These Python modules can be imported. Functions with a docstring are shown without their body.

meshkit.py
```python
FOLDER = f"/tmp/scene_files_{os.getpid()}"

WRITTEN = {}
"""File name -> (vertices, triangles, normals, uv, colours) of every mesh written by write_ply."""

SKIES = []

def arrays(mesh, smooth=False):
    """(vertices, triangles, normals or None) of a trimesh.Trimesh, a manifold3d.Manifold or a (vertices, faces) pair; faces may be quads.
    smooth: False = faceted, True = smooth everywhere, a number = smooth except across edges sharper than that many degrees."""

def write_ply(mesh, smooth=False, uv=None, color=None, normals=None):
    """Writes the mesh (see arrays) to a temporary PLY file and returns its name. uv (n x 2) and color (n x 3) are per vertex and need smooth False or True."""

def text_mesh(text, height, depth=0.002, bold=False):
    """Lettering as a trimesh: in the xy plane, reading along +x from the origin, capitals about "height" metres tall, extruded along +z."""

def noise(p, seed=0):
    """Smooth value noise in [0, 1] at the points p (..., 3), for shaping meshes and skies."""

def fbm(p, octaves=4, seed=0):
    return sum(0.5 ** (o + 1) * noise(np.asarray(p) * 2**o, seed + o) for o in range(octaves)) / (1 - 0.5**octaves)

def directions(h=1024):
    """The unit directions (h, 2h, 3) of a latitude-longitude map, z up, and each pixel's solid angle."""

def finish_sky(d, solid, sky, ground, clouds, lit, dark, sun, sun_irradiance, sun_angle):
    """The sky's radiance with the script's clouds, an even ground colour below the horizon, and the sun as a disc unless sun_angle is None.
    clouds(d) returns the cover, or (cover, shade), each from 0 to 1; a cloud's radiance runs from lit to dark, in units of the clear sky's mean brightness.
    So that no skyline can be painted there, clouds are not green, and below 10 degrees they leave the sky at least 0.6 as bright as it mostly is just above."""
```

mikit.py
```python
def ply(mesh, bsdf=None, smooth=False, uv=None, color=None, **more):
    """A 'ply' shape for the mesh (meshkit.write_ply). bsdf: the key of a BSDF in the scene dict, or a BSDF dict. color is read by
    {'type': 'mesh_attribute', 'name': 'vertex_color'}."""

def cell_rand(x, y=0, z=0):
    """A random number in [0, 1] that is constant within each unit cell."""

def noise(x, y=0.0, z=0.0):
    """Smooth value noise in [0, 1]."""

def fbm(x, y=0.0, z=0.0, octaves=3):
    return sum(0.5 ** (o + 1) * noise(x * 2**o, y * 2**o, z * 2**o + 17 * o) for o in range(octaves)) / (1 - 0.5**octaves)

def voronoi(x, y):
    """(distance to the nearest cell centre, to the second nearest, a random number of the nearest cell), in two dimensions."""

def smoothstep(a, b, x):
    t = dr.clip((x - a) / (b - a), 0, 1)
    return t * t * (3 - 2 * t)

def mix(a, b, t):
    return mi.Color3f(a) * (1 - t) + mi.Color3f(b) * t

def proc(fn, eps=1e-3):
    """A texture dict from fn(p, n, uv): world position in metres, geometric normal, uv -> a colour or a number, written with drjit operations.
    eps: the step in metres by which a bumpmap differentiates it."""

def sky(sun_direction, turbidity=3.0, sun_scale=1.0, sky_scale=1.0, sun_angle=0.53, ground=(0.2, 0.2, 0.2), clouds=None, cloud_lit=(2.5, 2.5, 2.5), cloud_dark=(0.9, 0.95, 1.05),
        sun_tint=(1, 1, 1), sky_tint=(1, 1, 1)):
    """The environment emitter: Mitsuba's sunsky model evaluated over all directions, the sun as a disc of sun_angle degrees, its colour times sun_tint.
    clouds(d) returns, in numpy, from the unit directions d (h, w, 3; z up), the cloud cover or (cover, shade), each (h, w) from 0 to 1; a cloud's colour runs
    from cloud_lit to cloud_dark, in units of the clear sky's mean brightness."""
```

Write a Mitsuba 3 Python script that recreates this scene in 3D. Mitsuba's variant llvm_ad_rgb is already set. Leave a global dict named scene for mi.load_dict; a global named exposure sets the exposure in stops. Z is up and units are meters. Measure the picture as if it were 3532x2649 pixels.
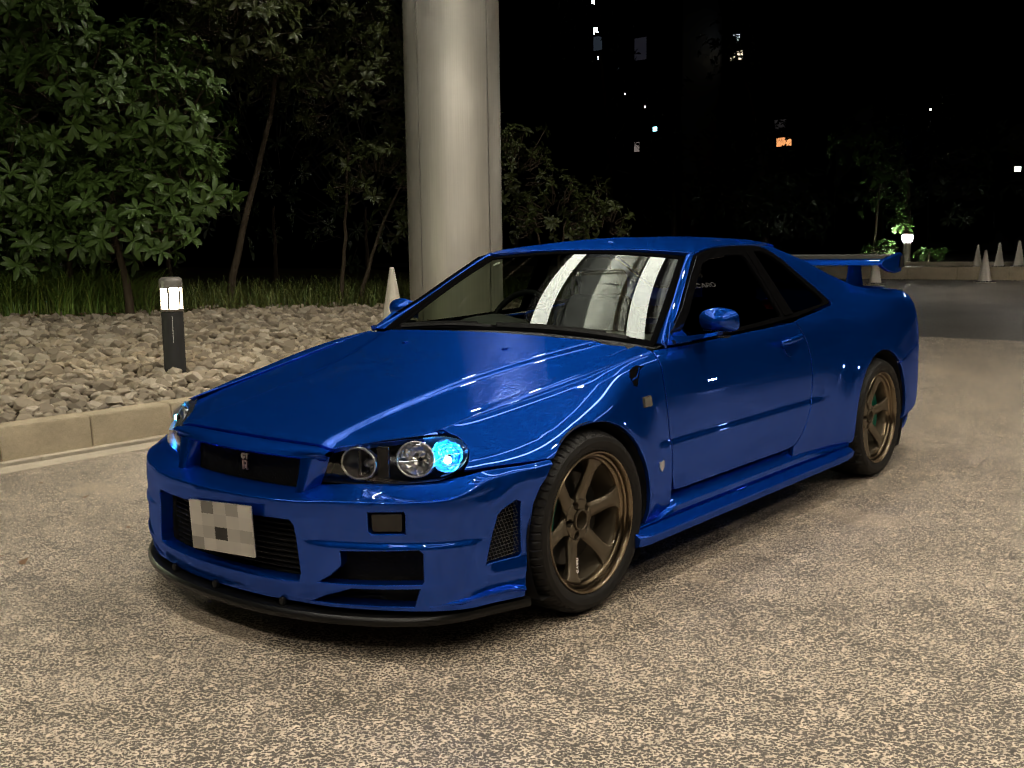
import math, random
import numpy as np, trimesh, mitsuba as mi, drjit as dr
import manifold3d as m3
import shapely, shapely.affinity as aff
from shapely.geometry import Polygon, LineString, Point, box as sbox
from scipy.interpolate import PchipInterpolator, CubicSpline
from scipy.spatial import Delaunay, ConvexHull
import mikit, meshkit
from mikit import proc, noise, fbm, voronoi, cell_rand, smoothstep, mix

T = mi.ScalarTransform4f
scene, labels = {}, {}
R = np.random.default_rng(7)

# ------------------------------------------------------------------ camera, sky, exposure
# world: x to the car's left, y towards the car's tail, z up; origin on the ground under the front axle
CAM = np.array([2.911, -2.892, 1.2614]); YAW, PITCH, ROLL = -0.6874, -0.13094, -0.01448
_cy, _sy, _cp, _sp = math.cos(YAW), math.sin(YAW), math.cos(PITCH), math.sin(PITCH)
FWD = np.array([_sy * _cp, _cy * _cp, _sp]); _r = np.array([_cy, -_sy, 0.0]); _u = np.cross(_r, FWD)
UP = -_r * math.sin(ROLL) + _u * math.cos(ROLL)
scene['camera'] = dict(type='perspective', fov=51.62, fov_axis='x', near_clip=0.05, far_clip=1000.0,
                       to_world=T().look_at(origin=CAM.tolist(), target=(CAM + FWD).tolist(), up=UP.tolist()))
scene['sky'] = mikit.sky((0.3, 0.5, 0.6), turbidity=3, sun_scale=0.0, sky_scale=0.00012, sky_tint=(0.6, 0.8, 1.2), ground=(0.02, 0.02, 0.02))
exposure = 1.3

# ------------------------------------------------------------------ helpers
def put(key, mesh, bsdf, smooth=False, **kw):
    if key in scene:
        n = 1
        while f'{key}_{n:03d}' in scene: n += 1
        key = f'{key}_{n:03d}'
    scene[key] = mikit.ply(mesh, bsdf, smooth, **kw)
    return key

def putn(key, v, f, nrm, bsdf):
    if key in scene:
        n = 1
        while f'{key}_{n:03d}' in scene: n += 1
        key = f'{key}_{n:03d}'
    path = meshkit.write_ply((v, f), False, normals=nrm)
    scene[key] = dict(type='ply', filename=path, face_normals=False, bsdf=dict(type='ref', id=bsdf))
    return key

_taken = set()
def thing(name, label, cat, group=None, kind=None):
    k, n = name, 1
    while k in _taken: k = f'{name}_{n:03d}'; n += 1
    _taken.add(k)
    tag(k, label, cat, group, kind)
    return k

def tag(k, label=None, cat=None, group=None, kind=None):
    d = {}
    if label: d['label'] = label
    if cat: d['category'] = cat
    if group: d['group'] = group
    if kind: d['kind'] = kind
    labels[k] = d

def pl(xs, ys):
    p = PchipInterpolator(np.array(xs, float), np.array(ys, float), extrapolate=False)
    lo, hi = xs[0], xs[-1]
    return lambda x: p(np.clip(x, lo, hi))

def sg(x): return 1 / (1 + np.exp(-np.clip(x, -40, 40)))
def ss(a, b, x):
    t = np.clip((x - a) / (b - a), 0, 1); return t * t * (3 - 2 * t)
def ngrid(*bands):
    out = []
    for a, b, st in bands: out.append(np.linspace(a, b, max(2, int(round((b - a) / st)) + 1)))
    o = np.unique(np.round(np.concatenate(out), 5)); keep = [o[0]]
    for x in o[1:]:
        if x - keep[-1] > 1e-4: keep.append(x)
    return np.array(keep)

def surf_normal(fn, u, v, su, sv):
    e = 2e-4
    a = fn(u + e / su, v) - fn(u - e / su, v); b = fn(u, v + e / sv) - fn(u, v - e / sv)
    n = np.cross(a, b); return n / np.maximum(np.linalg.norm(n, axis=1, keepdims=True), 1e-15)

def panel(key, fn, poly, us, vs, bsdf, hint, su=1.0, sv=1.0, bs=0.012, gap=0.002, bev=0.0025, depth=0.016, mirror=False):
    """A sheet-metal panel: the surface fn over the polygon in (u, v), with rounded edges turned in by depth.
    su, sv turn u and v into metres; gap is half the shut gap."""
    mp = aff.scale(poly, su, sv, origin=(0, 0))
    g = gap + bev
    if g: mp = mp.buffer(-g, join_style=2)
    vv, ff, nn, base = [], [], [], 0
    for pg in getattr(mp, 'geoms', [mp]):
        if pg.is_empty or pg.area < 1e-6: continue
        pg = shapely.geometry.polygon.orient(pg.simplify(1e-5))
        rings = []
        for ring in [pg.exterior, *pg.interiors]:
            q = np.array(ring.segmentize(bs).coords)[:-1]; rings.append(q)
        B = np.vstack(rings)
        U, V = np.meshgrid(us * su, vs * sv); G = np.stack([U.ravel(), V.ravel()], 1)
        inner = pg.buffer(-bs * 0.42)
        G = G[shapely.contains_xy(inner, G[:, 0], G[:, 1])] if not inner.is_empty else G[:0]
        Pm = np.vstack([B, G]); t = Delaunay(Pm).simplices
        c = Pm[t].mean(1); t = t[shapely.contains_xy(pg, c[:, 0], c[:, 1])]
        a2 = np.cross(Pm[t[:, 1]] - Pm[t[:, 0]], Pm[t[:, 2]] - Pm[t[:, 0]]); t[a2 < 0] = t[a2 < 0][:, ::-1]
        t = t[np.abs(a2) > 1e-9]
        u, v = Pm[:, 0] / su, Pm[:, 1] / sv
        P3 = fn(u, v); N = surf_normal(fn, u, v, su, sv)
        s = np.sign((N * hint).sum(1).mean()) or 1.0
        N = N * s
        if s < 0: t = t[:, ::-1]
        vv.append(P3); nn.append(N); ff.append(t + base); base += len(P3)
        if depth <= 0: continue
        o0 = 0
        for q in rings:
            n = len(q); idx = np.arange(o0, o0 + n); o0 += n
            tan = np.roll(q, -1, 0) - np.roll(q, 1, 0); tan /= np.linalg.norm(tan, axis=1, keepdims=True) + 1e-15
            left = np.stack([-tan[:, 1], tan[:, 0]], 1) * 1e-3
            p, pn = P3[idx], N[idx]
            o = p - fn((q[:, 0] + left[:, 0]) / su, (q[:, 1] + left[:, 1]) / sv)
            o -= pn * (o * pn).sum(1, keepdims=True); o /= np.linalg.norm(o, axis=1, keepdims=True) + 1e-12
            b = bev
            rows = [(p, pn), (p + o * b * .7 - pn * b * .3, pn * .7 + o * .7), (p + o * b - pn * b, o), (p + o * b - pn * depth, o)]
            vv += [r[0] for r in rows]; nn += [r[1] / (np.linalg.norm(r[1], axis=1, keepdims=True) + 1e-12) for r in rows]
            i = np.arange(n); j = (i + 1) % n
            for k in range(3):
                a, c2 = base + k * n, base + (k + 1) * n
                f1 = np.stack([a + i, a + j, c2 + j], 1)[:, ::-1]; f2 = np.stack([a + i, c2 + j, c2 + i], 1)[:, ::-1]
                if s < 0: f1, f2 = f1[:, ::-1], f2[:, ::-1]
                ff += [f1, f2]
            base += 4 * n
    v, f, n = np.vstack(vv), np.vstack(ff), np.vstack(nn)
    if mirror: v = v * [-1, 1, 1]; n = n * [-1, 1, 1]; f = f[:, ::-1]
    return putn(key, v, f, n, bsdf)

def loft(key, secs, bsdf, closed=False, caps=False, smooth=40, mirror=False):
    """secs: (k, n, 3) rows of points; closed joins last column to the first."""
    S = np.array(secs, float); k, n, _ = S.shape
    v = S.reshape(-1, 3); f = []
    for i in range(k - 1):
        for j in range(n if closed else n - 1):
            a, b = i * n + j, i * n + (j + 1) % n
            f.append([a, b, b + n]); f.append([a, b + n, a + n])
    f = np.array(f)
    if caps:
        v = np.vstack([v, S[0].mean(0), S[-1].mean(0)]); c0, c1 = len(v) - 2, len(v) - 1
        f = np.vstack([f, [[c0, (j + 1) % n, j] for j in range(n)], [[c1, (k - 1) * n + j, (k - 1) * n + (j + 1) % n] for j in range(n)]])
    if mirror: v = v * [-1, 1, 1]; f = f[:, ::-1]
    return put(key, (v, f), bsdf, smooth)

def rev(profile, n=64, axis='x'):
    """surface of revolution of (r, x) points about the x axis -> (v, f)"""
    p = np.array(profile, float); a = np.arange(n) * 2 * np.pi / n; m = len(p)
    v = np.stack([np.repeat(p[:, 1], n), np.outer(p[:, 0], np.cos(a)).ravel(), np.outer(p[:, 0], np.sin(a)).ravel()], 1)
    f = []
    for i in range(m - 1):
        j = np.arange(n); k = (j + 1) % n
        f += [np.stack([i * n + j, i * n + k, (i + 1) * n + k], 1), np.stack([i * n + j, (i + 1) * n + k, (i + 1) * n + j], 1)]
    f = np.vstack(f)
    if axis == 'z': v = v[:, [1, 2, 0]]
    return v, f

def tubemesh(pts, r, n=10, cap=True):
    P = np.array(pts, float); r = np.broadcast_to(np.array(r, float), (len(P),))
    t = np.gradient(P, axis=0); t /= np.linalg.norm(t, axis=1, keepdims=True) + 1e-12
    x = np.cross(t[0], [0.3, 0.5, 0.81]); x /= np.linalg.norm(x); V = []
    a = np.arange(n) * 2 * np.pi / n
    for p, tt, rr in zip(P, t, r):
        x = x - tt * (x @ tt); x /= np.linalg.norm(x); y = np.cross(tt, x)
        V.append(p + rr * (np.outer(np.cos(a), x) + np.outer(np.sin(a), y)))
    k = len(P); v = np.vstack(V); f = []
    j = np.arange(n); jj = (j + 1) % n
    for i in range(k - 1):
        f += [np.stack([i * n + j, i * n + jj, (i + 1) * n + jj], 1), np.stack([i * n + j, (i + 1) * n + jj, (i + 1) * n + j], 1)]
    if cap:
        v = np.vstack([v, P[0], P[-1]])
        f += [np.stack([np.full(n, len(v) - 2), jj, j], 1), np.stack([np.full(n, len(v) - 1), (k - 1) * n + j, (k - 1) * n + jj], 1)]
    return v, np.vstack(f)

def cat(ms):
    vs, fs, b = [], [], 0
    for v, f in ms: vs.append(np.asarray(v)); fs.append(np.asarray(f) + b); b += len(v)
    return np.vstack(vs), np.vstack(fs)

def rbox(sx, sy, sz, r=0.01, seg=6):
    """box with rounded edges, centred"""
    s = m3.Manifold.sphere(r, seg * 4)
    h = m3.Manifold.batch_hull([s.translate([a * (sx / 2 - r), b * (sy / 2 - r), c * (sz / 2 - r)]) for a in (-1, 1) for b in (-1, 1) for c in (-1, 1)])
    m = h.to_mesh(); return np.array(m.vert_properties[:, :3], float), np.array(m.tri_verts)

def hull(pts):
    h = ConvexHull(pts); p = np.asarray(pts)[h.vertices]; h = ConvexHull(p); f = h.simplices.copy()
    c = p.mean(0); n = np.cross(p[f[:, 1]] - p[f[:, 0]], p[f[:, 2]] - p[f[:, 0]])
    bad = ((p[f].mean(1) - c) * n).sum(1) < 0; f[bad] = f[bad][:, ::-1]
    return p, f

def mv(m, M=None, t=(0, 0, 0)):
    v = np.asarray(m[0]); 
    if M is not None: v = v @ np.asarray(M).T
    return v + np.asarray(t), m[1]

def rz(a): c, s = math.cos(a), math.sin(a); return np.array([[c, -s, 0], [s, c, 0], [0, 0, 1]])
def rx(a): c, s = math.cos(a), math.sin(a); return np.array([[1, 0, 0], [0, c, -s], [0, s, c]])
def ry(a): c, s = math.cos(a), math.sin(a); return np.array([[c, 0, s], [0, 1, 0], [-s, 0, c]])

# ------------------------------------------------------------------ materials
def rgb(*c): return dict(type='rgb', value=list(c))
def pr(base, rough=0.5, metal=0.0, spec=0.5, coat=0.0, **k):
    d = dict(type='principled', base_color=base if isinstance(base, dict) else rgb(*base), roughness=rough, metallic=metal, specular=spec, **k)
    if coat: d.update(clearcoat=coat, clearcoat_gloss=0.97)
    return dict(type='twosided', bsdf=d)
def mat(name, d): scene[name] = d

mat('m_paint', dict(type='twosided', bsdf=dict(type='blendbsdf', weight=0.75,
    a=dict(type='roughconductor', material='none', alpha=0.21, distribution='ggx', specular_reflectance=rgb(0.004, 0.112, 0.80)),
    b=dict(type='plastic', diffuse_reflectance=rgb(0.0004, 0.0085, 0.054), int_ior=1.85, nonlinear=False))))
mat('m_black', pr((0.007, 0.007, 0.0075), 0.5, spec=0.25))
mat('m_trim', dict(type='twosided', bsdf=dict(type='diffuse', reflectance=rgb(0.0035, 0.0035, 0.0038))))
mat('m_blackgloss', pr((0.004, 0.004, 0.0045), 0.05, spec=0.4))
mat('m_blackmat', pr((0.01, 0.01, 0.01), 0.8, spec=0.2))
mat('m_lip', pr((0.0045, 0.0045, 0.0045), 0.34, spec=0.3))
mat('m_rubber', pr((0.0075, 0.007, 0.0068), 0.6, spec=0.3))
mat('m_bronze', pr((0.155, 0.128, 0.093), 0.44, 0.7))
mat('m_bronzelip', pr((0.24, 0.19, 0.13), 0.20, 1.0))
mat('m_chrome', pr((0.85, 0.85, 0.86), 0.08, 1.0))
mat('m_chromesat', pr((0.7, 0.7, 0.7), 0.28, 1.0))
mat('m_steel', pr((0.06, 0.058, 0.055), 0.4, 0.8))
mat('m_caliper', pr((0.0, 0.09, 0.055), 0.3))
mat('m_glass', dict(type='thindielectric', int_ior=1.5, specular_transmittance=rgb(0.62, 0.68, 0.6)))
mat('m_glasside', dict(type='thindielectric', int_ior=1.5, specular_transmittance=rgb(0.55, 0.6, 0.52)))
mat('m_glass_dark', dict(type='thindielectric', int_ior=1.5, specular_transmittance=rgb(0.16, 0.17, 0.17)))  # near-side panes only: the dark cabin behind is put into the glass colour
mat('m_clear', dict(type='thindielectric', int_ior=1.5))
mat('m_smoke', pr((0.011, 0.0095, 0.009), 0.10))
mat('m_fabric', pr((0.006, 0.006, 0.007), 0.95, spec=0.03))
mat('m_dash', pr((0.03, 0.03, 0.03), 0.7))
mat('m_red', pr((0.25, 0.01, 0.01), 0.1))
mat('m_wingtop', pr((0.045, 0.042, 0.04), 0.22, 0.3))
mat('m_white', pr((0.75, 0.74, 0.7), 0.4))
# ================================================================== THE CAR
CAR = thing('sports_car', 'glossy deep blue two-door sports coupe with bronze wheels and a tall rear wing', 'car')
def ck(*p): return '__'.join([CAR, *p])
WB, ZW = 2.665, 0.318

# ---- side surface x(y, z)
_B = pl([.10, .16, .20, .32, .45, .60, .70, .80, .87, .90, 1.0, 1.1, 1.2, 1.3], [.80, .835, .852, .868, .872, .868, .860, .842, .815, .792, .732, .667, .602, .535])
_BT = pl([.10, .16, .20, .32, .45, .60, .70, .80, .88, .93, .97, 1.02, 1.3], [.80, .835, .852, .868, .872, .872, .868, .856, .832, .803, .765, .70, .40])
_taper = pl([-.80, -.72, -.65, -.58, -.52, -.46, -.40, -.30, -.15, 0, 2.9, 3.15, 3.35, 3.5, 3.6, 3.68, 3.74, 3.78], [-.34, -.235, -.15, -.095, -.06, -.038, -.020, -.006, 0, 0, 0, -.008, -.03, -.068, -.115, -.18, -.26, -.36])
_xc = pl([-.60, -.45, -.25, -.05, .10, .25, .45, .66], [.63, .662, .702, .742, .768, .786, .798, .80])
_zc = pl([-.60, -.45, -.25, -.05, .10, .25, .45, .66], [.668, .698, .736, .772, .799, .824, .850, .864])
_xs = pl([-.60, -.53, -.14, .15, .38, .55], [.645, .655, .668, .695, .72, .732])
_zs = pl([-.60, -.53, -.14, .15, .38, .55], [.670, .683, .760, .814, .853, .877])

def smin(a, b, k):
    h = np.clip(.5 + .5 * (b - a) / k, 0, 1); return b * (1 - h) + a * h - k * h * (1 - h)

def SX(y, z):
    y, z = np.broadcast_arrays(np.asarray(y, float), np.asarray(z, float))
    w = ss(2.2, 3.0, y)
    x = _B(z) * (1 - w) + _BT(z) * w + _taper(y)
    r = np.hypot(y, z - ZW)
    x = x + .031 * np.exp(-(np.maximum(r - .335, 0) / .125) ** 2) * (y < 1) * ss(.12, .3, z)
    r = np.hypot(y - WB, z - ZW)
    x = x + .030 * np.exp(-(np.maximum(r - .36, 0) / .19) ** 2) * (y > 1) * ss(.12, .3, z)
    x = x + .007 * sg((.512 - z) / .004) * ss(.40, .52, y) * (1 - ss(1.75, 2.08, y))
    zc = _zc(y)
    front = _xc(y) + .010 + (zc - z) * 1.25
    return np.where(y < .7, smin(x, front, .05), x)

def fender_fn(y, v):
    def side(v):
        z = .15 + v * (_zc(y) - .15); return np.stack([SX(y, z), y + 0 * z, z], 1)
    def top(v):
        t = (v - 1) / .4; c = side(np.ones_like(v)); s = np.stack([_xs(y), y, _zs(y)], 1)
        p = c + (s - c) * t[:, None]; p[:, 2] += .003 * np.sin(np.pi * t); return p
    d = .045
    p = np.where((v < 1)[:, None], side(np.minimum(v, 1)), top(np.maximum(v, 1)))
    m = np.abs(v - 1) < d
    if m.any():
        a, b, c = side(np.full_like(v, 1 - d)), side(np.ones_like(v)), top(np.full_like(v, 1 + d))
        t = ((v - 1 + d) / (2 * d))[:, None]
        q = a * (1 - t) ** 2 + 2 * b * t * (1 - t) + c * t ** 2
        p = np.where(m[:, None], q, p)
    return p

def arc(cy, cz, r, a0, a1, n=40):
    a = np.radians(np.linspace(a0, a1, n)); return [(cy + r * math.cos(t), cz + r * math.sin(t)) for t in a]
def tov(pts, top, zb=.15): return [(y, (z - zb) / (float(top(y)) - zb)) for y, z in pts]
def dens(pts, st=.03): return [tuple(p) for p in np.array(LineString(pts).segmentize(st).coords)]

_us = ngrid((-.62, .56, .012)); _vs = ngrid((0, .85, .018), (.85, 1.12, .007), (1.12, 1.4, .03))
fend = dens([(.515, .863), (.511, .75), (.520, .62), (.531, .5), (.533, .378), (.533, .24), (.335, .232)])
fend += arc(0, ZW, .343, -14, 131, 50)
fend += dens([(-.262, .577), (-.40, .578), (-.50, .576), (-.543, .576), (-.522, .590), (-.506, .601), (-.482, .622), (-.471, .645), (-.472, .656), (-.476, .667)])
pf = tov(fend, _zc) + [(-.490, .975), (-.505, 1.05), (-.517, 1.2), (-.529, 1.4)] + [(y, 1.4) for y in np.linspace(-.5, .5, 30)] + [(.515, 1.4), (.516, 1.2)]
PF = Polygon(pf).buffer(0)
for m in (False, True): panel(ck('front_fender'), fender_fn, PF, _us, _vs, 'm_paint', (1, 0, .4), 1, .65, .011, gap=.003, mirror=m)

# ---- door
def side_fn(y, z): return np.stack([SX(y, z), y, z], 1)
dr_poly = Polygon(dens([(.514, .862), (.511, .75), (.520, .62), (.531, .5), (.534, .378), (.55, .323), (.60, .318), (1.074, .318), (1.558, .318), (1.62, .326), (1.665, .345), (1.70, .366), (1.735, .40), (1.765, .44), (1.798, .50), (1.820, .56), (1.831, .63), (1.826, .72), (1.808, .79), (1.780, .85), (1.755, .888), (1.5, .882), (1.21, .876), (.8, .866)]))
DOORS = [panel(ck('door'), side_fn, dr_poly, ngrid((.5, 1.85, .02)), ngrid((.3, .49, .016), (.49, .535, .0025), (.535, .84, .016), (.84, .9, .008)), 'm_paint', (1, 0, .2), 1, 1, .011, gap=.003, mirror=m) for m in (False, True)]

# ---- rear quarter with roof pillar
_zq = pl([1.70, 1.8, 1.9, 2.0, 2.1, 2.24, 2.44, 2.65, 2.78, 2.9, 3.05, 3.3, 3.42, 3.5, 3.57, 3.64, 3.7, 3.74, 3.79], [1.252, 1.252, 1.245, 1.226, 1.2, 1.162, 1.102, 1.040, 1.006, .992, .984, .968, .952, .93, .895, .845, .78, .70, .60])
_xi = pl([1.7, 2.0, 2.3, 2.6, 2.85, 3.1, 3.5, 3.8], [.50, .50, .52, .56, .60, .66, .63, .40])
_zi = pl([1.7, 1.85, 2.0, 2.1, 2.3, 2.5, 2.75, 2.9, 3.1, 3.4, 3.5, 3.6, 3.8], [1.274, 1.27, 1.254, 1.232, 1.172, 1.095, 1.012, .996, .990, .972, .945, .90, .60])
def quarter_fn(y, v):
    def side(v):
        z = .15 + v * (_zq(y) - .15); return np.stack([SX(y, z), y + 0 * z, z], 1)
    def top(v):
        t = (v - 1) / .4; c = side(np.ones_like(v)); s = np.stack([np.minimum(_xi(y), c[:, 0] - .01), y, np.minimum(_zi(y), c[:, 2] + .03)], 1)
        return c + (s - c) * t[:, None]
    d = .05
    p = np.where((v < 1)[:, None], side(np.minimum(v, 1)), top(np.maximum(v, 1)))
    m = np.abs(v - 1) < d
    if m.any():
        a, b, c = side(np.full_like(v, 1 - d)), side(np.ones_like(v)), top(np.full_like(v, 1 + d))
        t = ((v - 1 + d) / (2 * d))[:, None]
        p = np.where(m[:, None], a * (1 - t) ** 2 + 2 * b * t * (1 - t) + c * t ** 2, p)
    return p
q = dens([(1.755, .888), (1.780, .85), (1.808, .79), (1.826, .72), (1.831, .63), (1.820, .56), (1.798, .50), (1.765, .44), (1.735, .40), (1.70, .366), (1.665, .345), (1.62, .326), (1.60, .24), (2.20, .235), (2.315, .235)])
q += arc(WB, ZW, .36, 194, 50, 50)
q += dens([(2.937, .594), (3.05, .614), (3.244, .644), (3.45, .655), (3.775, .655)])
qv = tov(q, _zq) + [(3.775, 1.0), (3.70, 1.4)] + [(y, 1.4) for y in np.linspace(3.6, 1.85, 40)] + [(1.75, 1.4), (1.72, 1.15)]
win = [(1.745, 1.247), (1.82, 1.240), (1.894, 1.226), (1.95, 1.199), (2.002, 1.168), (2.094, 1.094), (2.193, 1.022), (2.262, .962), (2.274, .948), (2.261, .940), (2.10, .924), (1.847, .903), (1.756, .892)]
qv += tov(dens(win), _zq)
PQ = Polygon(qv).buffer(0)
PQ = max(getattr(PQ, 'geoms', [PQ]), key=lambda g: g.area)
for m in (False, True): panel(ck('rear_quarter'), quarter_fn, PQ, ngrid((1.58, 3.5, .02), (3.5, 3.8, .010)), ngrid((0, .8, .018), (.8, 1.12, .008), (1.12, 1.4, .04)), 'm_paint', (1, 0, .4), 1, .85, .012, gap=.003, mirror=m)

# fuel the seam line below the quarter: bumper side
def rb_fn(y, z): return np.stack([SX(y, z) - .0 - .06 * ss(.30, .17, z), y, z], 1)
rbp = Polygon(dens(arc(WB, ZW, .36, 50, -14, 24) + [(3.2, .245), (3.36, .275), (3.50, .35), (3.56, .42), (3.60, .52), (3.775, .655), (3.45, .655), (3.244, .644), (3.05, .614), (2.937, .594)]))
for m in (False, True): panel(ck('rear_bumper'), rb_fn, rbp, ngrid((2.9, 3.5, .02), (3.5, 3.8, .01)), ngrid((.2, .7, .02)), 'm_paint', (1, 0, 0), 1, 1, .012, mirror=m)
# rear faces: tail panel with lamps, and the lower bumper bar across the tail
def tail_fn(x, z): return np.stack([x, 3.66 + .115 * (1 - (np.abs(x) / .62) ** 2.5) - .32 * np.maximum(z - .72, 0) ** 1.3 - .25 * np.maximum(.5 - z, 0), z], 1)
tp = sbox(-.6, .30, .6, .955).difference(unary := shapely.union_all([Point(sx * px, .80).buffer(.075) for sx in (-1, 1) for px in (.28, .50)]))
panel(ck('tail_panel'), tail_fn, tp, ngrid((-.6, .6, .03)), ngrid((.3, .96, .03)), 'm_paint', (0, 1, 0))
for sx in (-1, 1):
    for px in (.28, .50):
        v, f = rev([(.001, .01), (.05, .008), (.073, .0), (.073, -.04)], 32); p0 = tail_fn(np.array([sx * px]), np.array([.80]))[0]
        put(ck('tail_lamp'), mv((v[:, [1, 0, 2]], f[:, ::-1]), t=p0), 'm_red', 40)
# trunk lid
def deck_fn(x, y): return np.stack([x, y, _zi(y) + .012 * (1 - (x / .66) ** 2) + .004], 1)
panel(ck('boot_lid'), deck_fn, Polygon([(-.60, 2.88), (.60, 2.88), (.655, 3.1), (.62, 3.47), (-.62, 3.47), (-.655, 3.1)]), ngrid((-.66, .66, .03)), ngrid((2.85, 3.5, .02)), 'm_paint', (0, 0, 1))
# rear window
def rw_fn(x, y): return np.stack([x, y, _zi(y) + .018 * (1 - (x / .55) ** 2) - .004], 1)
panel(ck('rear_window'), rw_fn, Polygon([(-.50, 2.06), (.50, 2.06), (.60, 2.87), (-.60, 2.87)]), ngrid((-.6, .6, .04)), ngrid((2.0, 2.9, .03)), 'm_blackgloss', (0, 0, 1))
# rear spats
for m in (False, True):
    secs = []
    for y, x0, x1, z in ((2.99, .80, .868, .195), (3.11, .78, .862, .192), (3.22, .74, .845, .225), (3.345, .66, .80, .268), (3.38, .60, .74, .278)):
        secs.append([(x0, y, z + .06), (x1 - .01, y, z + .05), (x1, y, z + .035), (x1, y, z + .005), (x1 - .02, y, z), (x0, y, z - .01)])
    loft(ck('rear_spat'), secs, 'm_paint', True, True, 30, mirror=m)

# ---- roof and pillars
_xe = pl([1.16, 1.22, 1.35, 1.5, 1.75, 1.9, 2.0, 2.1], [.598, .590, .582, .578, .576, .575, .56, .545])
_ze = pl([1.16, 1.22, 1.35, 1.5, 1.75, 1.9, 2.0, 2.1], [1.207, 1.220, 1.240, 1.247, 1.249, 1.252, 1.246, 1.225])
_zr = pl([1.16, 1.22, 1.3, 1.4, 1.5, 1.6, 1.75, 1.9, 2.0, 2.1], [1.212, 1.233, 1.250, 1.265, 1.276, 1.284, 1.290, 1.286, 1.276, 1.260])
def roof_fn(x, y):
    return np.stack([x, y, _zr(y) - (_zr(y) - _ze(y)) * np.clip(np.abs(x) / _xe(y), 0, 1.05) ** 3.2 * 1.0], 1)
ry_ = np.linspace(1.19, 2.05, 30)
edge = [(float(_xe(y)) + .004, y) for y in ry_]
rp = Polygon([(x, 1.225 - .03 * (x / .53) ** 2) for x in np.linspace(-.53, .53, 21)] + edge + [(-x, y) for x, y in edge[::-1]])
panel(ck('roof'), roof_fn, rp, ngrid((-.6, -.45, .012), (-.45, .45, .03), (.45, .6, .012)), ngrid((1.17, 1.3, .012), (1.3, 2.07, .025)), 'm_paint', (0, 0, 1), bs=.015, gap=0)

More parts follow.
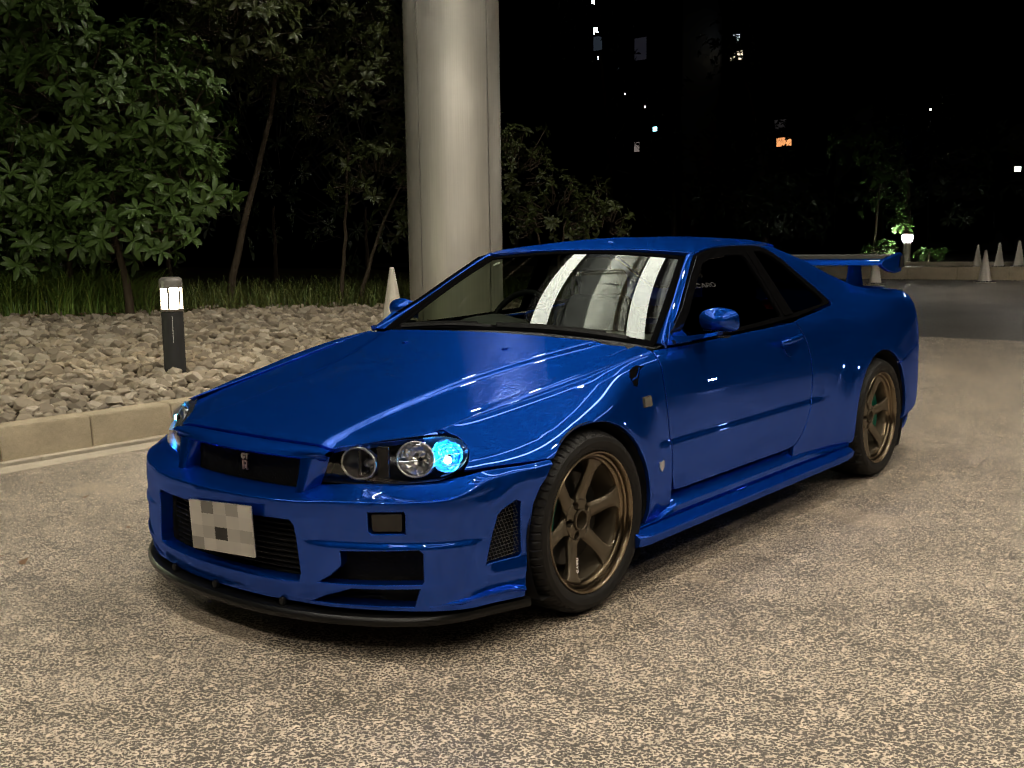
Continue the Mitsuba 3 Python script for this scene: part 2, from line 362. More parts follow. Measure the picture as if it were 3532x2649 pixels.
def ws_fn(u, v):
    w = .730 * (1 - v) + .542 * v + .03 * v * (1 - v)
    return np.stack([u * w, .700 + .522 * v - (.052 * (1 - v) + .036 * v) * u * u, .893 + .332 * v - (.030 * (1 - v) + .027 * v) * u * u + .045 * v * (1 - v)], 1)
panel(ck('windscreen'), ws_fn, sbox(-.985, .0, .985, .985), ngrid((-1, 1, .05)), ngrid((0, 1, .04)), 'm_glass', (0, -.5, .8), .62, .6, .03, gap=0, bev=0, depth=0)
def ws_off(u, v, o=.004):
    p = ws_fn(u, v); return p + np.array([0, -.52, .85]) * o
frit = sbox(-1.0, -.02, 1.0, 1.0).difference(sbox(-.96, .03, .96, .96))
panel(ck('windscreen_seal'), ws_off, frit, ngrid((-1, 1, .05)), ngrid((0, 1, .04)), 'm_trim', (0, -.5, .8), .62, .6, .02, gap=0, bev=.002, depth=.006)

TR = [(.806, .590, .872), (.795, .625, .892), (.762, .73, .943), (.729, .83, .994), (.667, .99, 1.095), (.603, 1.160, 1.199), (.588, 1.22, 1.207)]
trc = CubicSpline(np.linspace(0, 1, len(TR)), np.array(TR))
def ap_fn(u, v):
    A = ws_fn(np.full_like(u, 1.0), np.clip(u, 0, 1)) + np.array([0, -.004, .004]); Bp = trc(np.clip(u, 0, 1)); 
    n = np.cross(Bp - A, np.array([-.18, .53, .33])); n /= np.linalg.norm(n, axis=1, keepdims=True); n = n * np.sign(n[:, 2:3])
    return A * (1 - v)[:, None] + Bp * v[:, None] + n * (.009 * 4 * v * (1 - v))[:, None]
for m in (False, True): panel(ck('windscreen_pillar', 'shade_moulding'), ap_fn, sbox(0, -.02, 1, .34), ngrid((0, 1, .025)), ngrid((0, 1, .08)), 'm_trim', (.5, -.5, .5), .7, .12, .012, gap=0, bev=.002, mirror=m); panel(ck('windscreen_pillar'), ap_fn, sbox(0, .34, 1, 1), ngrid((0, 1, .025)), ngrid((0, 1, .08)), 'm_paint', (.5, -.5, .5), .7, .12, .012, gap=0, bev=.003, mirror=m)  # black rubber strip by the glass, widened to paint the pillar's shade

# ---- side glass and black surrounds on the leaning glass plane
def gl(y, z, o=0.0): return np.stack([1.324 - .6 * z + o - .05 * ss(1.6, 2.4, y) * 0, y, z], 1)
outer = [(.614, .885), (.83, .992), (.99, 1.093), (1.161, 1.205), (1.22, 1.220), (1.352, 1.238), (1.525, 1.245), (1.751, 1.246), (1.83, 1.240), (1.894, 1.224), (1.95, 1.198), (2.002, 1.168), (2.094, 1.094), (2.193, 1.024), (2.262, .966), (2.274, .952), (2.261, .942), (2.1, .926), (1.847, .902), (1.487, .885), (1.216, .876), (.755, .864), (.60, .862)]
dglass = [(.66, .893), (.86, .994), (1.02, 1.091), (1.17, 1.176), (1.24, 1.191), (1.307, 1.196), (1.475, 1.200), (1.600, 1.198), (1.625, 1.185), (1.653, 1.078), (1.675, .918), (1.239, .897), (.8, .886)]
dglass = Polygon([(y, z) for y, z in dglass]).buffer(-.008).buffer(.008)
qglass = Polygon([(1.739, 1.213), (1.80, 1.213), (1.854, 1.203), (1.91, 1.18), (1.974, 1.145), (2.065, 1.072), (2.159, 1.003), (2.196, .968), (2.198, .956), (2.186, .950), (1.81, .923)]).buffer(-.006).buffer(.006)
op = Polygon(outer).buffer(-.004)
trim = op.difference(dglass).difference(qglass)
for k, m in enumerate((False, True)):
    panel(ck('window_trim'), lambda y, z: gl(y, z, .004), trim, ngrid((.6, 2.3, .05)), ngrid((.85, 1.25, .04)), 'm_trim', (1, 0, .6), 1, 1, .03, gap=0, mirror=m)
    panel(ck('door_window'), lambda y, z: gl(y, z, -.006), dglass.buffer(.012), ngrid((.6, 2.3, .06)), ngrid((.85, 1.25, .05)), 'm_glasside' if m else 'm_glass_dark', (1, 0, .6), gap=0, bev=0, depth=0, mirror=m)
    panel(ck('quarter_window'), lambda y, z: gl(y, z, -.006), qglass.buffer(.012), ngrid((.6, 2.3, .06)), ngrid((.85, 1.25, .05)), 'm_glasside' if m else 'm_glass_dark', (1, 0, .6), gap=0, bev=0, depth=0, mirror=m)
    pilr = Polygon([(1.655, 1.215), (1.722, 1.222), (1.786, .918), (1.700, .916)])
    panel(ck('window_pillar'), lambda y, z: gl(y, z, .009), pilr, ngrid((1.6, 1.8, .05)), ngrid((.9, 1.25, .05)), 'm_trim', (1, 0, .6), gap=0, bs=.03, mirror=m)
    # smoked rain visor along the front of the door window
    vis = LineString([(.64, .886), (.85, .992), (1.01, 1.093), (1.165, 1.186), (1.25, 1.204), (1.40, 1.212)]).buffer(.018, cap_style=2)
    panel(ck('rain_visor'), lambda y, z: gl(y, z, .012 + .010 * ss(.0, .03, np.abs(z - .9))), vis, ngrid((.6, 1.5, .02)), ngrid((.85, 1.25, .02)), 'm_blackgloss', (1, 0, .6), gap=0, depth=.004, mirror=m)
tx = meshkit.text_mesh('RECARO', .021, .0006, True)
v = np.array(tx.vertices); sx_ = .250 / v[:, 0].max()
v2 = gl(v[:, 0] * sx_ + .985, v[:, 1] * .86 + 1.068, -.0055) + np.outer(v[:, 2], [1, 0, .6])
mat('m_decal', pr((0.016, 0.016, 0.018), 0.7))
put(ck('door_window', 'lettering'), (v2, np.array(tx.faces)), 'm_decal')

# ---- bonnet
_plane = lambda y: .639 + .199 * (y + .736)
_xr = pl([-.80, -.73, -.5, -.18, .08, .34, .5], [.385, .375, .355, .372, .431, .526, .60])
_x2 = pl([-.80, -.66, -.63, -.47, -.3, -.1, .1, .5], [.36, .375, .40, .545, .62, .672, .72, .80])
_crown = pl([-.8, -.5, -.1, .2, .5], [.004, .006, .012, .014, .016])
def bonnet_fn(x, y):
    a = np.abs(x)
    z = _plane(y) + .006 - _crown(y) * (a / .70) ** 2 + .011 * sg((_xr(y) - a) / .009) * ss(-.80, -.66, y)
    d = a - _x2(y); z = z - .10 * .012 * np.log1p(np.exp(np.clip(d / .012, -30, 30))) * ss(.2, -.2, y)
    z = z - .006 * ss(-.70, -.75, y)
    return np.stack([x, y, z], 1)
bl = [(0, -.744), (.12, -.743), (.24, -.741), (.36, -.739), (.412, -.735), (.432, -.711), (.503, -.645), (.580, -.582), (.622, -.556), (.650, -.531)]
bl += [(float(_xs(y)) - .001, y) for y in np.linspace(-.50, .47, 24)] + [(.70, .487), (.5, .478), (.25, .484), (0, .487)]
bp_ = Polygon(bl + [(-x, y) for x, y in bl[::-1]]).buffer(0)
BON = panel(ck('bonnet'), bonnet_fn, bp_, ngrid((-.75, .75, .010)), ngrid((-.80, -.64, .010), (-.64, .5, .016)), 'm_paint', (0, 0, 1), bs=.010, gap=.0045, bev=.003)

# ---- front bumper: swept along its plan curve
BP = np.array([(-.45, -.835), (-.30, -.878), (-.15, -.900), (0, -.905), (.15, -.900), (.30, -.878), (.45, -.835), (.58, -.775), (.70, -.695), (.77, -.63), (.81, -.565), (.838, -.49), (.862, -.42), (.886, -.35), (.898, -.30), (.904, -.24), (.906, -.20)])
_bd = np.r_[0, np.cumsum(np.hypot(*np.diff(BP, axis=0).T))]; _bd -= _bd[3]
_bc = CubicSpline(_bd, BP)
def plan(s):
    a = np.abs(s); p = _bc(a); t = _bc(a, 1); t /= np.linalg.norm(t, axis=1, keepdims=True)
    n = np.stack([t[:, 1], -t[:, 0]], 1); sgn = np.where(s < 0, -1.0, 1.0)
    p = p.copy(); p[:, 0] *= sgn; n[:, 0] *= sgn
    return p, n
_zed = pl([0, .36, .5, .7, .85, .92, 1.0, 1.14, 1.25], [.489, .490, .497, .499, .502, .517, .545, .563, .566])
_ze2 = pl([0, .30, .42, .55, .70, .82, .93, 1.0, 1.15, 1.2], [.498, .500, .524, .533, .538, .545, .558, .571, .577, .579])
_L = pl([0, .30, .40, .55, .70, .82, .90, .97, 1.05, 1.2], [.135, .128, .105, .098, .085, .075, .062, .036, .018, .012])
def bprof(z, s):
    a = np.abs(s)
    o = -.020 * ss(.24, .158, z) * ss(.95, .5, a) + .009 * sg((.366 - z) / .004) * ss(.36, .50, a) * ss(1.02, .90, a) + .004 * np.sin(np.clip((z - .37) / .13, 0, 1) * np.pi)
    o = o + .012 * np.exp(-((z - (.47 + .07 * ss(.98, 1.14, a))) / .035) ** 2) * ss(.93, 1.06, a)          # the flare over the side vent
    o = o - .010 * ss(.94, 1.04, a) * ss(.50, .43, z) * ss(.24, .30, z)
    o = o + .010 * ss(.225, .175, z) * ss(.84, 1.0, a)
    return o
def bump_fn(s, v):
    a = np.abs(s); P, N = plan(s); ze = _zed(a)
    def face(v):
        z = .158 + v * (ze - .158); o = bprof(z, s)
        return np.concatenate([P + N * o[:, None], z[:, None]], 1)
    def ledge(v):
        t = (v - 1) / .4; o = bprof(ze, s); o2 = o - _L(a) * t
        return np.concatenate([P + N * o2[:, None], (ze + (_ze2(a) - ze) * t ** 1.3)[:, None]], 1)
    d = .020 + .065 * ss(.85, 1.0, a)
    p = np.where((v < 1)[:, None], face(np.minimum(v, 1)), ledge(np.maximum(v, 1)))
    m = np.abs(v - 1) < d
    if m.any():
        A, B_, C = face(1 - d), face(np.ones_like(v)), ledge(1 + d)
        t = ((v - 1 + d) / (2 * d))[:, None]
        p = np.where(m[:, None], A * (1 - t) ** 2 + 2 * B_ * t * (1 - t) + C * t ** 2, p)
    return p
def bv(pts): return [(s, (z - .158) / (float(_zed(abs(s))) - .158)) for s, z in pts]
def rnd(poly, r=.012): return poly.buffer(-r).buffer(2 * r).buffer(-r)
SE = 1.142
intake = [(-.352, .428), (.352, .428), (.368, .412), (.386, .262), (.378, .236), (.33, .231), (-.33, .231), (-.378, .236), (-.386, .262), (-.368, .412)]
turn = [(.619, .467), (.728, .469), (.733, .46), (.732, .402), (.63, .401), (.620, .412)]
ud = [(.531, .345), (.772, .352), (.784, .340), (.784, .256), (.778, .247), (.456, .243), (.500, .270), (.533, .300)]
ld = [(.562, .228), (.772, .230), (.754, .175), (.420, .172), (.476, .198)]
vent = [(1.035, .430), (1.052, .446), (1.098, .470), (1.116, .462), (1.120, .300), (1.112, .290), (.990, .284)]
def mir(p): return [(-s, z) for s, z in p]
holes = [intake] + [g for h in (turn, ud, ld, vent) for g in (h, mir(h))]
endc = [(1.120, .0), (1.142, .30), (1.157, .56), (1.168, .72), (1.190, .84), (1.222, .95), (1.246, 1.05), (1.248, 1.4)]
body = Polygon([(s, 0.0) for s in np.linspace(-1.12, 1.12, 60)] + endc[1:] + [(s, 1.4) for s in np.linspace(1.24, -1.24, 60)] + [(-s, v) for s, v in endc[::-1]][:-1])
body = body.difference(shapely.union_all([Polygon(bv(dens(h, .02))) for h in holes]))
panel(ck('front_bumper'), bump_fn, body, ngrid((-1.25, 1.25, .012)), ngrid((0, .55, .03), (.55, .68, .010), (.68, .9, .03), (.9, .96, .012), (.96, 1.04, .005), (1.04, 1.12, .012), (1.12, 1.4, .05)), 'm_paint', (0, -.7, .5), 1, .34, .010, gap=0, bev=.004, depth=.045)
def off_fn(o):
    return lambda s, v: bump_fn(s, v) - np.concatenate([plan(s)[1] * o, np.zeros((len(s), 1))], 1)
liner = Polygon([(s, 0.0) for s in np.linspace(-SE + .03, SE - .03, 40)] + [(s, .99) for s in np.linspace(SE - .03, -SE + .03, 40)])
panel(ck('front_bumper', 'duct_liner'), off_fn(.085), liner, ngrid((-SE, SE, .05)), ngrid((0, 1, .1)), 'm_blackmat', (0, -1, 0), 1, .34, .05, gap=0, bev=0, depth=0)
# intercooler slats behind the main intake
for k in range(11):
    z = .240 + k * .0175; S = np.linspace(-.36, .36, 15); P_, N_ = plan(S)
    secs = [np.array([[*(p - n * d), z + h] for d, h in ((.052, 0), (.068, .004), (.068, -.002), (.052, -.003))]) for p, n in zip(P_, N_)]
    loft(ck('front_bumper', 'slat'), secs, 'm_black', True, True, 30)
# turn lamps
for m in (False, True):
    panel(ck('turn_lamp'), off_fn(.006), rnd(Polygon(bv(turn)), .01).buffer(-.006), ngrid((.6, .75, .01)), ngrid((.7, .97, .03)), 'm_smoke', (.5, -.7, 0), 1, .34, .01, gap=.003, bev=.003, mirror=m)
mat('m_mesh', pr((.10, .10, .10), .4, .5))
# woven mesh in vents and upper ducts: thin bars
def meshbars(region, o, step, ang, r=.0011, a2=None, key='mesh'):
    out = []
    P2 = Polygon(region); x0, z0, x1, z1 = P2.bounds
    for A in (ang,) if a2 is None else (ang, a2):
        d = np.array([math.cos(A), math.sin(A)]); nrm = np.array([-d[1], d[0]]); c = np.array([(x0 + x1) / 2, (z0 + z1) / 2])
        for k in np.arange(-.2, .2, step):
            l = LineString([c + nrm * k - d * .4, c + nrm * k + d * .4]).intersection(P2)
            for g in getattr(l, 'geoms', [l]):
                if g.is_empty or g.length < .008 or g.geom_type != 'LineString': continue
                q = np.array(g.segmentize(.03).coords); s, z = q[:, 0], q[:, 1]
                p, n = plan(s); out.append(tubemesh(np.concatenate([p - n * o, z[:, None]], 1), r, 4))
    return cat(out)
for m in (1, -1):
    g = meshbars(vent, .024, .0115, .12, .0008, 1.95); put(ck('front_bumper', 'vent_mesh'), (g[0] * [m, 1, 1], g[1]), 'm_mesh', True)
    g = meshbars(ud, .055, .010, .5, .0011, -.5); put(ck('front_bumper', 'duct_mesh'), (g[0] * [m, 1, 1], g[1]), 'm_black', True)
# corner fins low on the bumper
for m in (False, True):
    secs = []
    for s, z, w in ((.80, .172, .001), (.90, .184, .010), (.98, .193, .016), (1.06, .196, .018), (1.118, .186, .014)):
        p, n = plan(np.array([s])); o = bprof(np.array([z]), np.array([s])); p = p + n * o[:, None]
        secs.append([[*(p[0] - n[0] * .004), z + .012], [*(p[0] + n[0] * w), z + .003], [*(p[0] + n[0] * w), z - .002], [*(p[0] - n[0] * .004), z - .012]])
    loft(ck('front_bumper', 'fin'), secs, 'm_paint', True, True, 25, mirror=m)

# splitter lip
secs = []
for s in np.linspace(-1.146, 1.146, 80):
    p, n = plan(np.array([s])); p, n = p[0], n[0]; e = ss(1.0, .7, abs(s)); w = .003 + .011 * e
    pr_ = [(-.10, .144), (-.012, .149), (w * .5, .147), (w, .139), (w + .002, .131), (w - .002, .120), (-.02, .114), (-.10, .114)]
    secs.append([[*(p + n * o), z - .005 * e] for o, z in pr_])
loft(ck('splitter'), secs, 'm_lip', True, True, 40)
for s in (-.30, -.02, .30):   # stays between bumper and splitter
    p, n = plan(np.array([s])); put(ck('splitter', 'stay'), mv(rbox(.022, .018, .026, .006), t=(*(p[0] + n[0] * -.016), .156)), 'm_black', 40)

# ---- grille: chin bar, side pillars, recess, wire mesh, badge
cu = np.linspace(-1, 1, 41); secs = []
for u in cu:
    x = u * .412; y0 = -.750 + .010 * u * u
    secs.append([[x, y0 + .012, float(bonnet_fn(np.array([x]), np.array([y0 + .005]))[0, 2]) - .008], [x, y0 - .002, float(bonnet_fn(np.array([x]), np.array([y0 + .005]))[0, 2]) - .005], [x, y0 - .012, .632 - .002 * u * u], [x, y0 - .030, .6225], [u * .408, -.798 + .046 * u * u, .6115], [u * .405, -.804 + .047 * u * u, .604], [u * .402, -.800 + .047 * u * u, .5985], [u * .39, -.755 + .02 * u * u, .595]])
loft(ck('grille_surround'), secs, 'm_paint', False, False, 40)
for m in (False, True):
    A = np.array([(.283, -.742, .600), (.286, -.742, .55), (.288, -.745, .492)])
    Bm = np.array([(.300, -.778, .603), (.300, -.790, .55), (.300, -.806, .492)])
    C = np.array([(.352, -.776, .603), (.345, -.790, .55), (.336, -.806, .492)])
    D_ = np.array([(.405, -.742, .612), (.388, -.743, .57), (.366, -.748, .522)])
    secs = [[a, a * .2 + b * .8, b * .8 + c * .2, b * .15 + c * .85, c * .85 + d * .15, d] for a, b, c, d in zip(A, Bm, C, D_)]
    loft(ck('grille_surround'), secs, 'm_paint', False, False, 60, mirror=m)
put(ck('grille'), (np.array([[-.33, -.735, .48], [.33, -.735, .48], [.33, -.735, .62], [-.33, -.735, .62]]), np.array([[0, 1, 2], [0, 2, 3]])), 'm_blackmat')
bars = []
for k in range(-28, 29):
    for sgn_ in (1, -1):
        x0 = k * .016; a = np.array([x0 - .055 * sgn_, .492]); b = np.array([x0 + .055 * sgn_, .602])
        t0, t1 = 0., 1.
        dx = b[0] - a[0]
        for lim in (-.286, .286):
            t = (lim - a[0]) / dx
            if (a[0] < lim) == (lim < 0): t0 = max(t0, t) if dx * lim < 0 or True else t0
        pa, pb = a, b
        if max(abs(pa[0]), abs(pb[0])) > .34: continue
        pa = np.clip(pa, [-.288, 0], [.288, 1]); pb = np.clip(pb, [-.288, 0], [.288, 1])
        bars.append(tubemesh([(pa[0], -.744, pa[1]), (pb[0], -.744, pb[1])], .0014, 4))
put(ck('grille', 'mesh'), cat(bars), 'm_blackmat', True)
mat('m_badge', pr((0.62, 0.45, 0.46), 0.22, 1.0))
for t_, h, zz in (('GT', .019, .5615), ('R', .030, .526)):
    tm = meshkit.text_mesh(t_, h, .006, True); v = np.array(tm.vertices); v[:, 0] -= (v[:, 0].min() + v[:, 0].max()) / 2
    v[:, 0] *= 1.25 if t_ == 'R' else 1.12
    put(ck('badge'), (np.stack([v[:, 0], -.760 - v[:, 2], v[:, 1] + zz], 1), np.array(tm.faces)), 'm_chromesat' if t_ == 'GT' else 'm_badge')

# ---- number plate, its print masked by square blocks
_blk = [[.46, .15, .40, .28, .50], [.47, .40, .36, .45, .48], [.40, .34, .02, .38, .33], [.24, .46, .42, .43, .46]]
def plate_col(p, n, uv):
    i, j = dr.floor(uv.x * 5), dr.floor(uv.y * 4)
    val = mi.Float(.45)
    for b in range(4):
        for a in range(5):
            val = dr.select((i == a) & (j == 3 - b), _blk[b][a], val)
    return mi.Color3f(val * 1.0, val * .93, val * .82)
mat('m_plate', dict(type='twosided', bsdf=dict(type='principled', base_color=proc(plate_col), roughness=.5)))
M = ry(-.072)
pv = np.array([(-.165, 0, -.082), (.165, 0, -.082), (.165, 0, .082), (-.165, 0, .082)])
put(ck('number_plate'), mv(rbox(.332, .008, .165, .0035), M, (.078, -.9225, .373)), 'm_chromesat', 30)
put(ck('number_plate', 'face'), mv((pv, np.array([[0, 1, 2], [0, 2, 3]])), M, (.078, -.9275, .373)), 'm_plate', uv=np.array([[0, 0], [1, 0], [1, 1], [0, 1]]))

# ---- headlamps
lb = CubicSpline(np.linspace(0, 1, 9), np.array([(.362, -.746, .536), (.384, -.743, .529), (.506, -.712, .533), (.604, -.671, .537), (.690, -.616, .545), (.735, -.583, .554), (.765, -.550, .572), (.770, -.514, .597), (.747, -.477, .630)]))
lt = CubicSpline(np.linspace(0, 1, 9), np.array([(.385, -.742, .590), (.418, -.733, .6365), (.438, -.711, .643), (.509, -.644, .657), (.586, -.581, .669), (.628, -.556, .675), (.662, -.527, .678), (.700, -.477, .665), (.745, -.475, .634)]))
def lamp_fn(o=0.0):
    def fn(u, v):
        A, B_ = lb(np.clip(u, 0, 1)), lt(np.clip(u, 0, 1)); n = np.array([.42, -.75, .5]); n = n / np.linalg.norm(n)
        return A * (1 - v)[:, None] + B_ * v[:, None] + n * ((.004 + .018 * np.sin(np.pi * np.clip(u, 0, 1)) ** .7) * 4 * v * (1 - v) + o)[:, None]
    return fn
full = sbox(0, 0, 1, 1)
def bowl(c, ax, r, depth, n=36, rim=.006, st=1.0):
    prof = [(r * math.sin(t), -depth * math.cos(t)) for t in np.linspace(.12, math.pi / 2, 12)] + [(r + rim, .002), (r + rim, -.012)]
    v, f = rev(prof, n)
    ax = np.array(ax, float); ax /= np.linalg.norm(ax); a = np.cross(ax, [0, 0, 1]); a /= np.linalg.norm(a); b = np.cross(a, ax)
    return np.outer(v[:, 0], ax) + np.outer(v[:, 1] * st, a) + np.outer(v[:, 2], b) + np.array(c), f
mat('m_bulb', dict(type='diffuse', reflectance=rgb(.1, .4, .5)))
mat('m_reflector', pr((.8, .82, .85), .12, 1.0))
mat('m_glowbowl', pr((.16, .48, .92), .24, .85))  # chrome reflector with the bulb's blue glow put into its colour
mat('m_lampbody', pr((.010, .011, .014), .25))
for m in (False, True):
    mx = np.array([-1, 1, 1]) if m else np.array([1, 1, 1])
    L_ = ('headlamp' if not m else 'headlamp_001')
    panel(ck(L_, 'bezel'), lamp_fn(.001), full.difference(sbox(.045, .055, .985, .94)), ngrid((0, 1, .03)), ngrid((0, 1, .1)), 'm_blackgloss', (.4, -.7, .5), .52, .13, .010, gap=.002, bev=.002, depth=.025, mirror=m)
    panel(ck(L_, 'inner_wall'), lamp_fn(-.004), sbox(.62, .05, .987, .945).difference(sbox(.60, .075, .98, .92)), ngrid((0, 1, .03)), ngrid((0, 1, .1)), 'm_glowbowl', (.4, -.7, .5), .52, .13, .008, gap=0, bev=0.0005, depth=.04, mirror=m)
    panel(ck(L_, 'lens'), lamp_fn(.0005), sbox(.012, .04, .99, .955), ngrid((0, 1, .03)), ngrid((0, 1, .1)), 'm_clear', (.4, -.7, .5), .52, .13, .012, gap=0, bev=0, depth=0, mirror=m)
    uu = np.linspace(.004, .996, 40); e_ = np.full(40, .004); SHF = np.array([-.055, .088, -.012])
    loop = np.vstack([lamp_fn(-.003)(uu, e_), lamp_fn(-.003)(uu[::-1], 1 - e_)])
    loft(ck(L_, 'housing'), [loop, loop + SHF], 'm_lampbody', True, False, 60, mirror=m)
    panel(ck(L_, 'housing'), lambda u, v: lamp_fn(-.003)(u, v) * 1 + SHF, sbox(0, 0, 1, 1), ngrid((0, 1, .05)), ngrid((0, 1, .2)), 'm_lampbody', (.4, -.7, .5), .52, .13, .03, gap=0, bev=0, depth=0, mirror=m)
    for c, r, dp, st, ax0 in (((.474, -.684, .589), .046, .070, 1.35, (.16, -1, .06)), ((.628, -.588, .604), .051, .045, 1.12, (.45, -1, .2))):
        v, f = bowl(c, ax0, r, dp, st=st); v = v * mx
        put(ck(L_, 'reflector'), (v, f if not m else f[:, ::-1]), 'm_reflector', 50)
        tq = np.arange(41) * 2 * np.pi / 40; ax_ = np.array(ax0); ax_ = ax_ / np.linalg.norm(ax_); e1 = np.cross(ax_, [0, 0, 1]); e1 /= np.linalg.norm(e1); e2 = np.cross(e1, ax_)
        rg = np.array(c) + ax_ * .002 + (np.outer(np.cos(tq) * st, e1) + np.outer(np.sin(tq), e2)) * (r + .003); g = tubemesh(rg, .0042, 8, False); put(ck(L_, 'ring'), (g[0] * mx, g[1]), 'm_chromesat', True)
    prof = [(.010, -.036), (.020, -.034), (.030, -.029), (.040, -.020), (.047, -.010), (.049, .0)]; v, f = rev(prof, 16); RR = np.random.default_rng(5); v = v + RR.normal(0, .0016, v.shape)
    v = np.array([.628, -.588, .604]) + np.outer(v[:, 0], ax_) + np.outer(v[:, 1] * 1.12, e1) + np.outer(v[:, 2], e2)
    put(ck(L_, 'facet'), (v * mx, f), 'm_reflector')
    # dark divider between the bowls, a shade over the inner bulb, and that bulb
    g = mv(rbox(.040, .012, .100, .005, 3), rz(.5), (.551, -.652, .596)); put(ck(L_, 'divider'), (g[0] * mx, g[1]), 'm_blackgloss', 30)
    g = mv(rbox(.012, .045, .085, .004, 3), rz(.12), (.466, -.655, .589)); put(ck(L_, 'bulb_shade'), (g[0] * mx, g[1]), 'm_lampbody', 30)
    v, f = rev([(.001, .012), (.010, .010), (.014, .0), (.014, -.03)], 24); v = v[:, [1, 0, 2]] * [1, -1, 1] + np.array([.490, -.660, .588]); put(ck(L_, 'lamp_bulb'), (v * mx, f), 'm_chromesat', 40)
    # outer position-light chamber with its lit bulb
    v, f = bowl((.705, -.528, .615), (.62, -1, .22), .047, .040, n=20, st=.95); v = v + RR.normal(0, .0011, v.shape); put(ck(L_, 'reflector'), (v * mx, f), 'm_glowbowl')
    sp = trimesh.creation.icosphere(2, .0125); sp.apply_translation([.724, -.545, .606]); sp.vertices *= mx
    if m: sp.invert()
    k_ = put(ck(L_, 'position_light'), sp, 'm_bulb'); scene[k_]['emitter'] = dict(type='area', radiance=rgb(2.6, 24.0, 100.0))
    tag(k_, 'glowing cyan position light bulb')

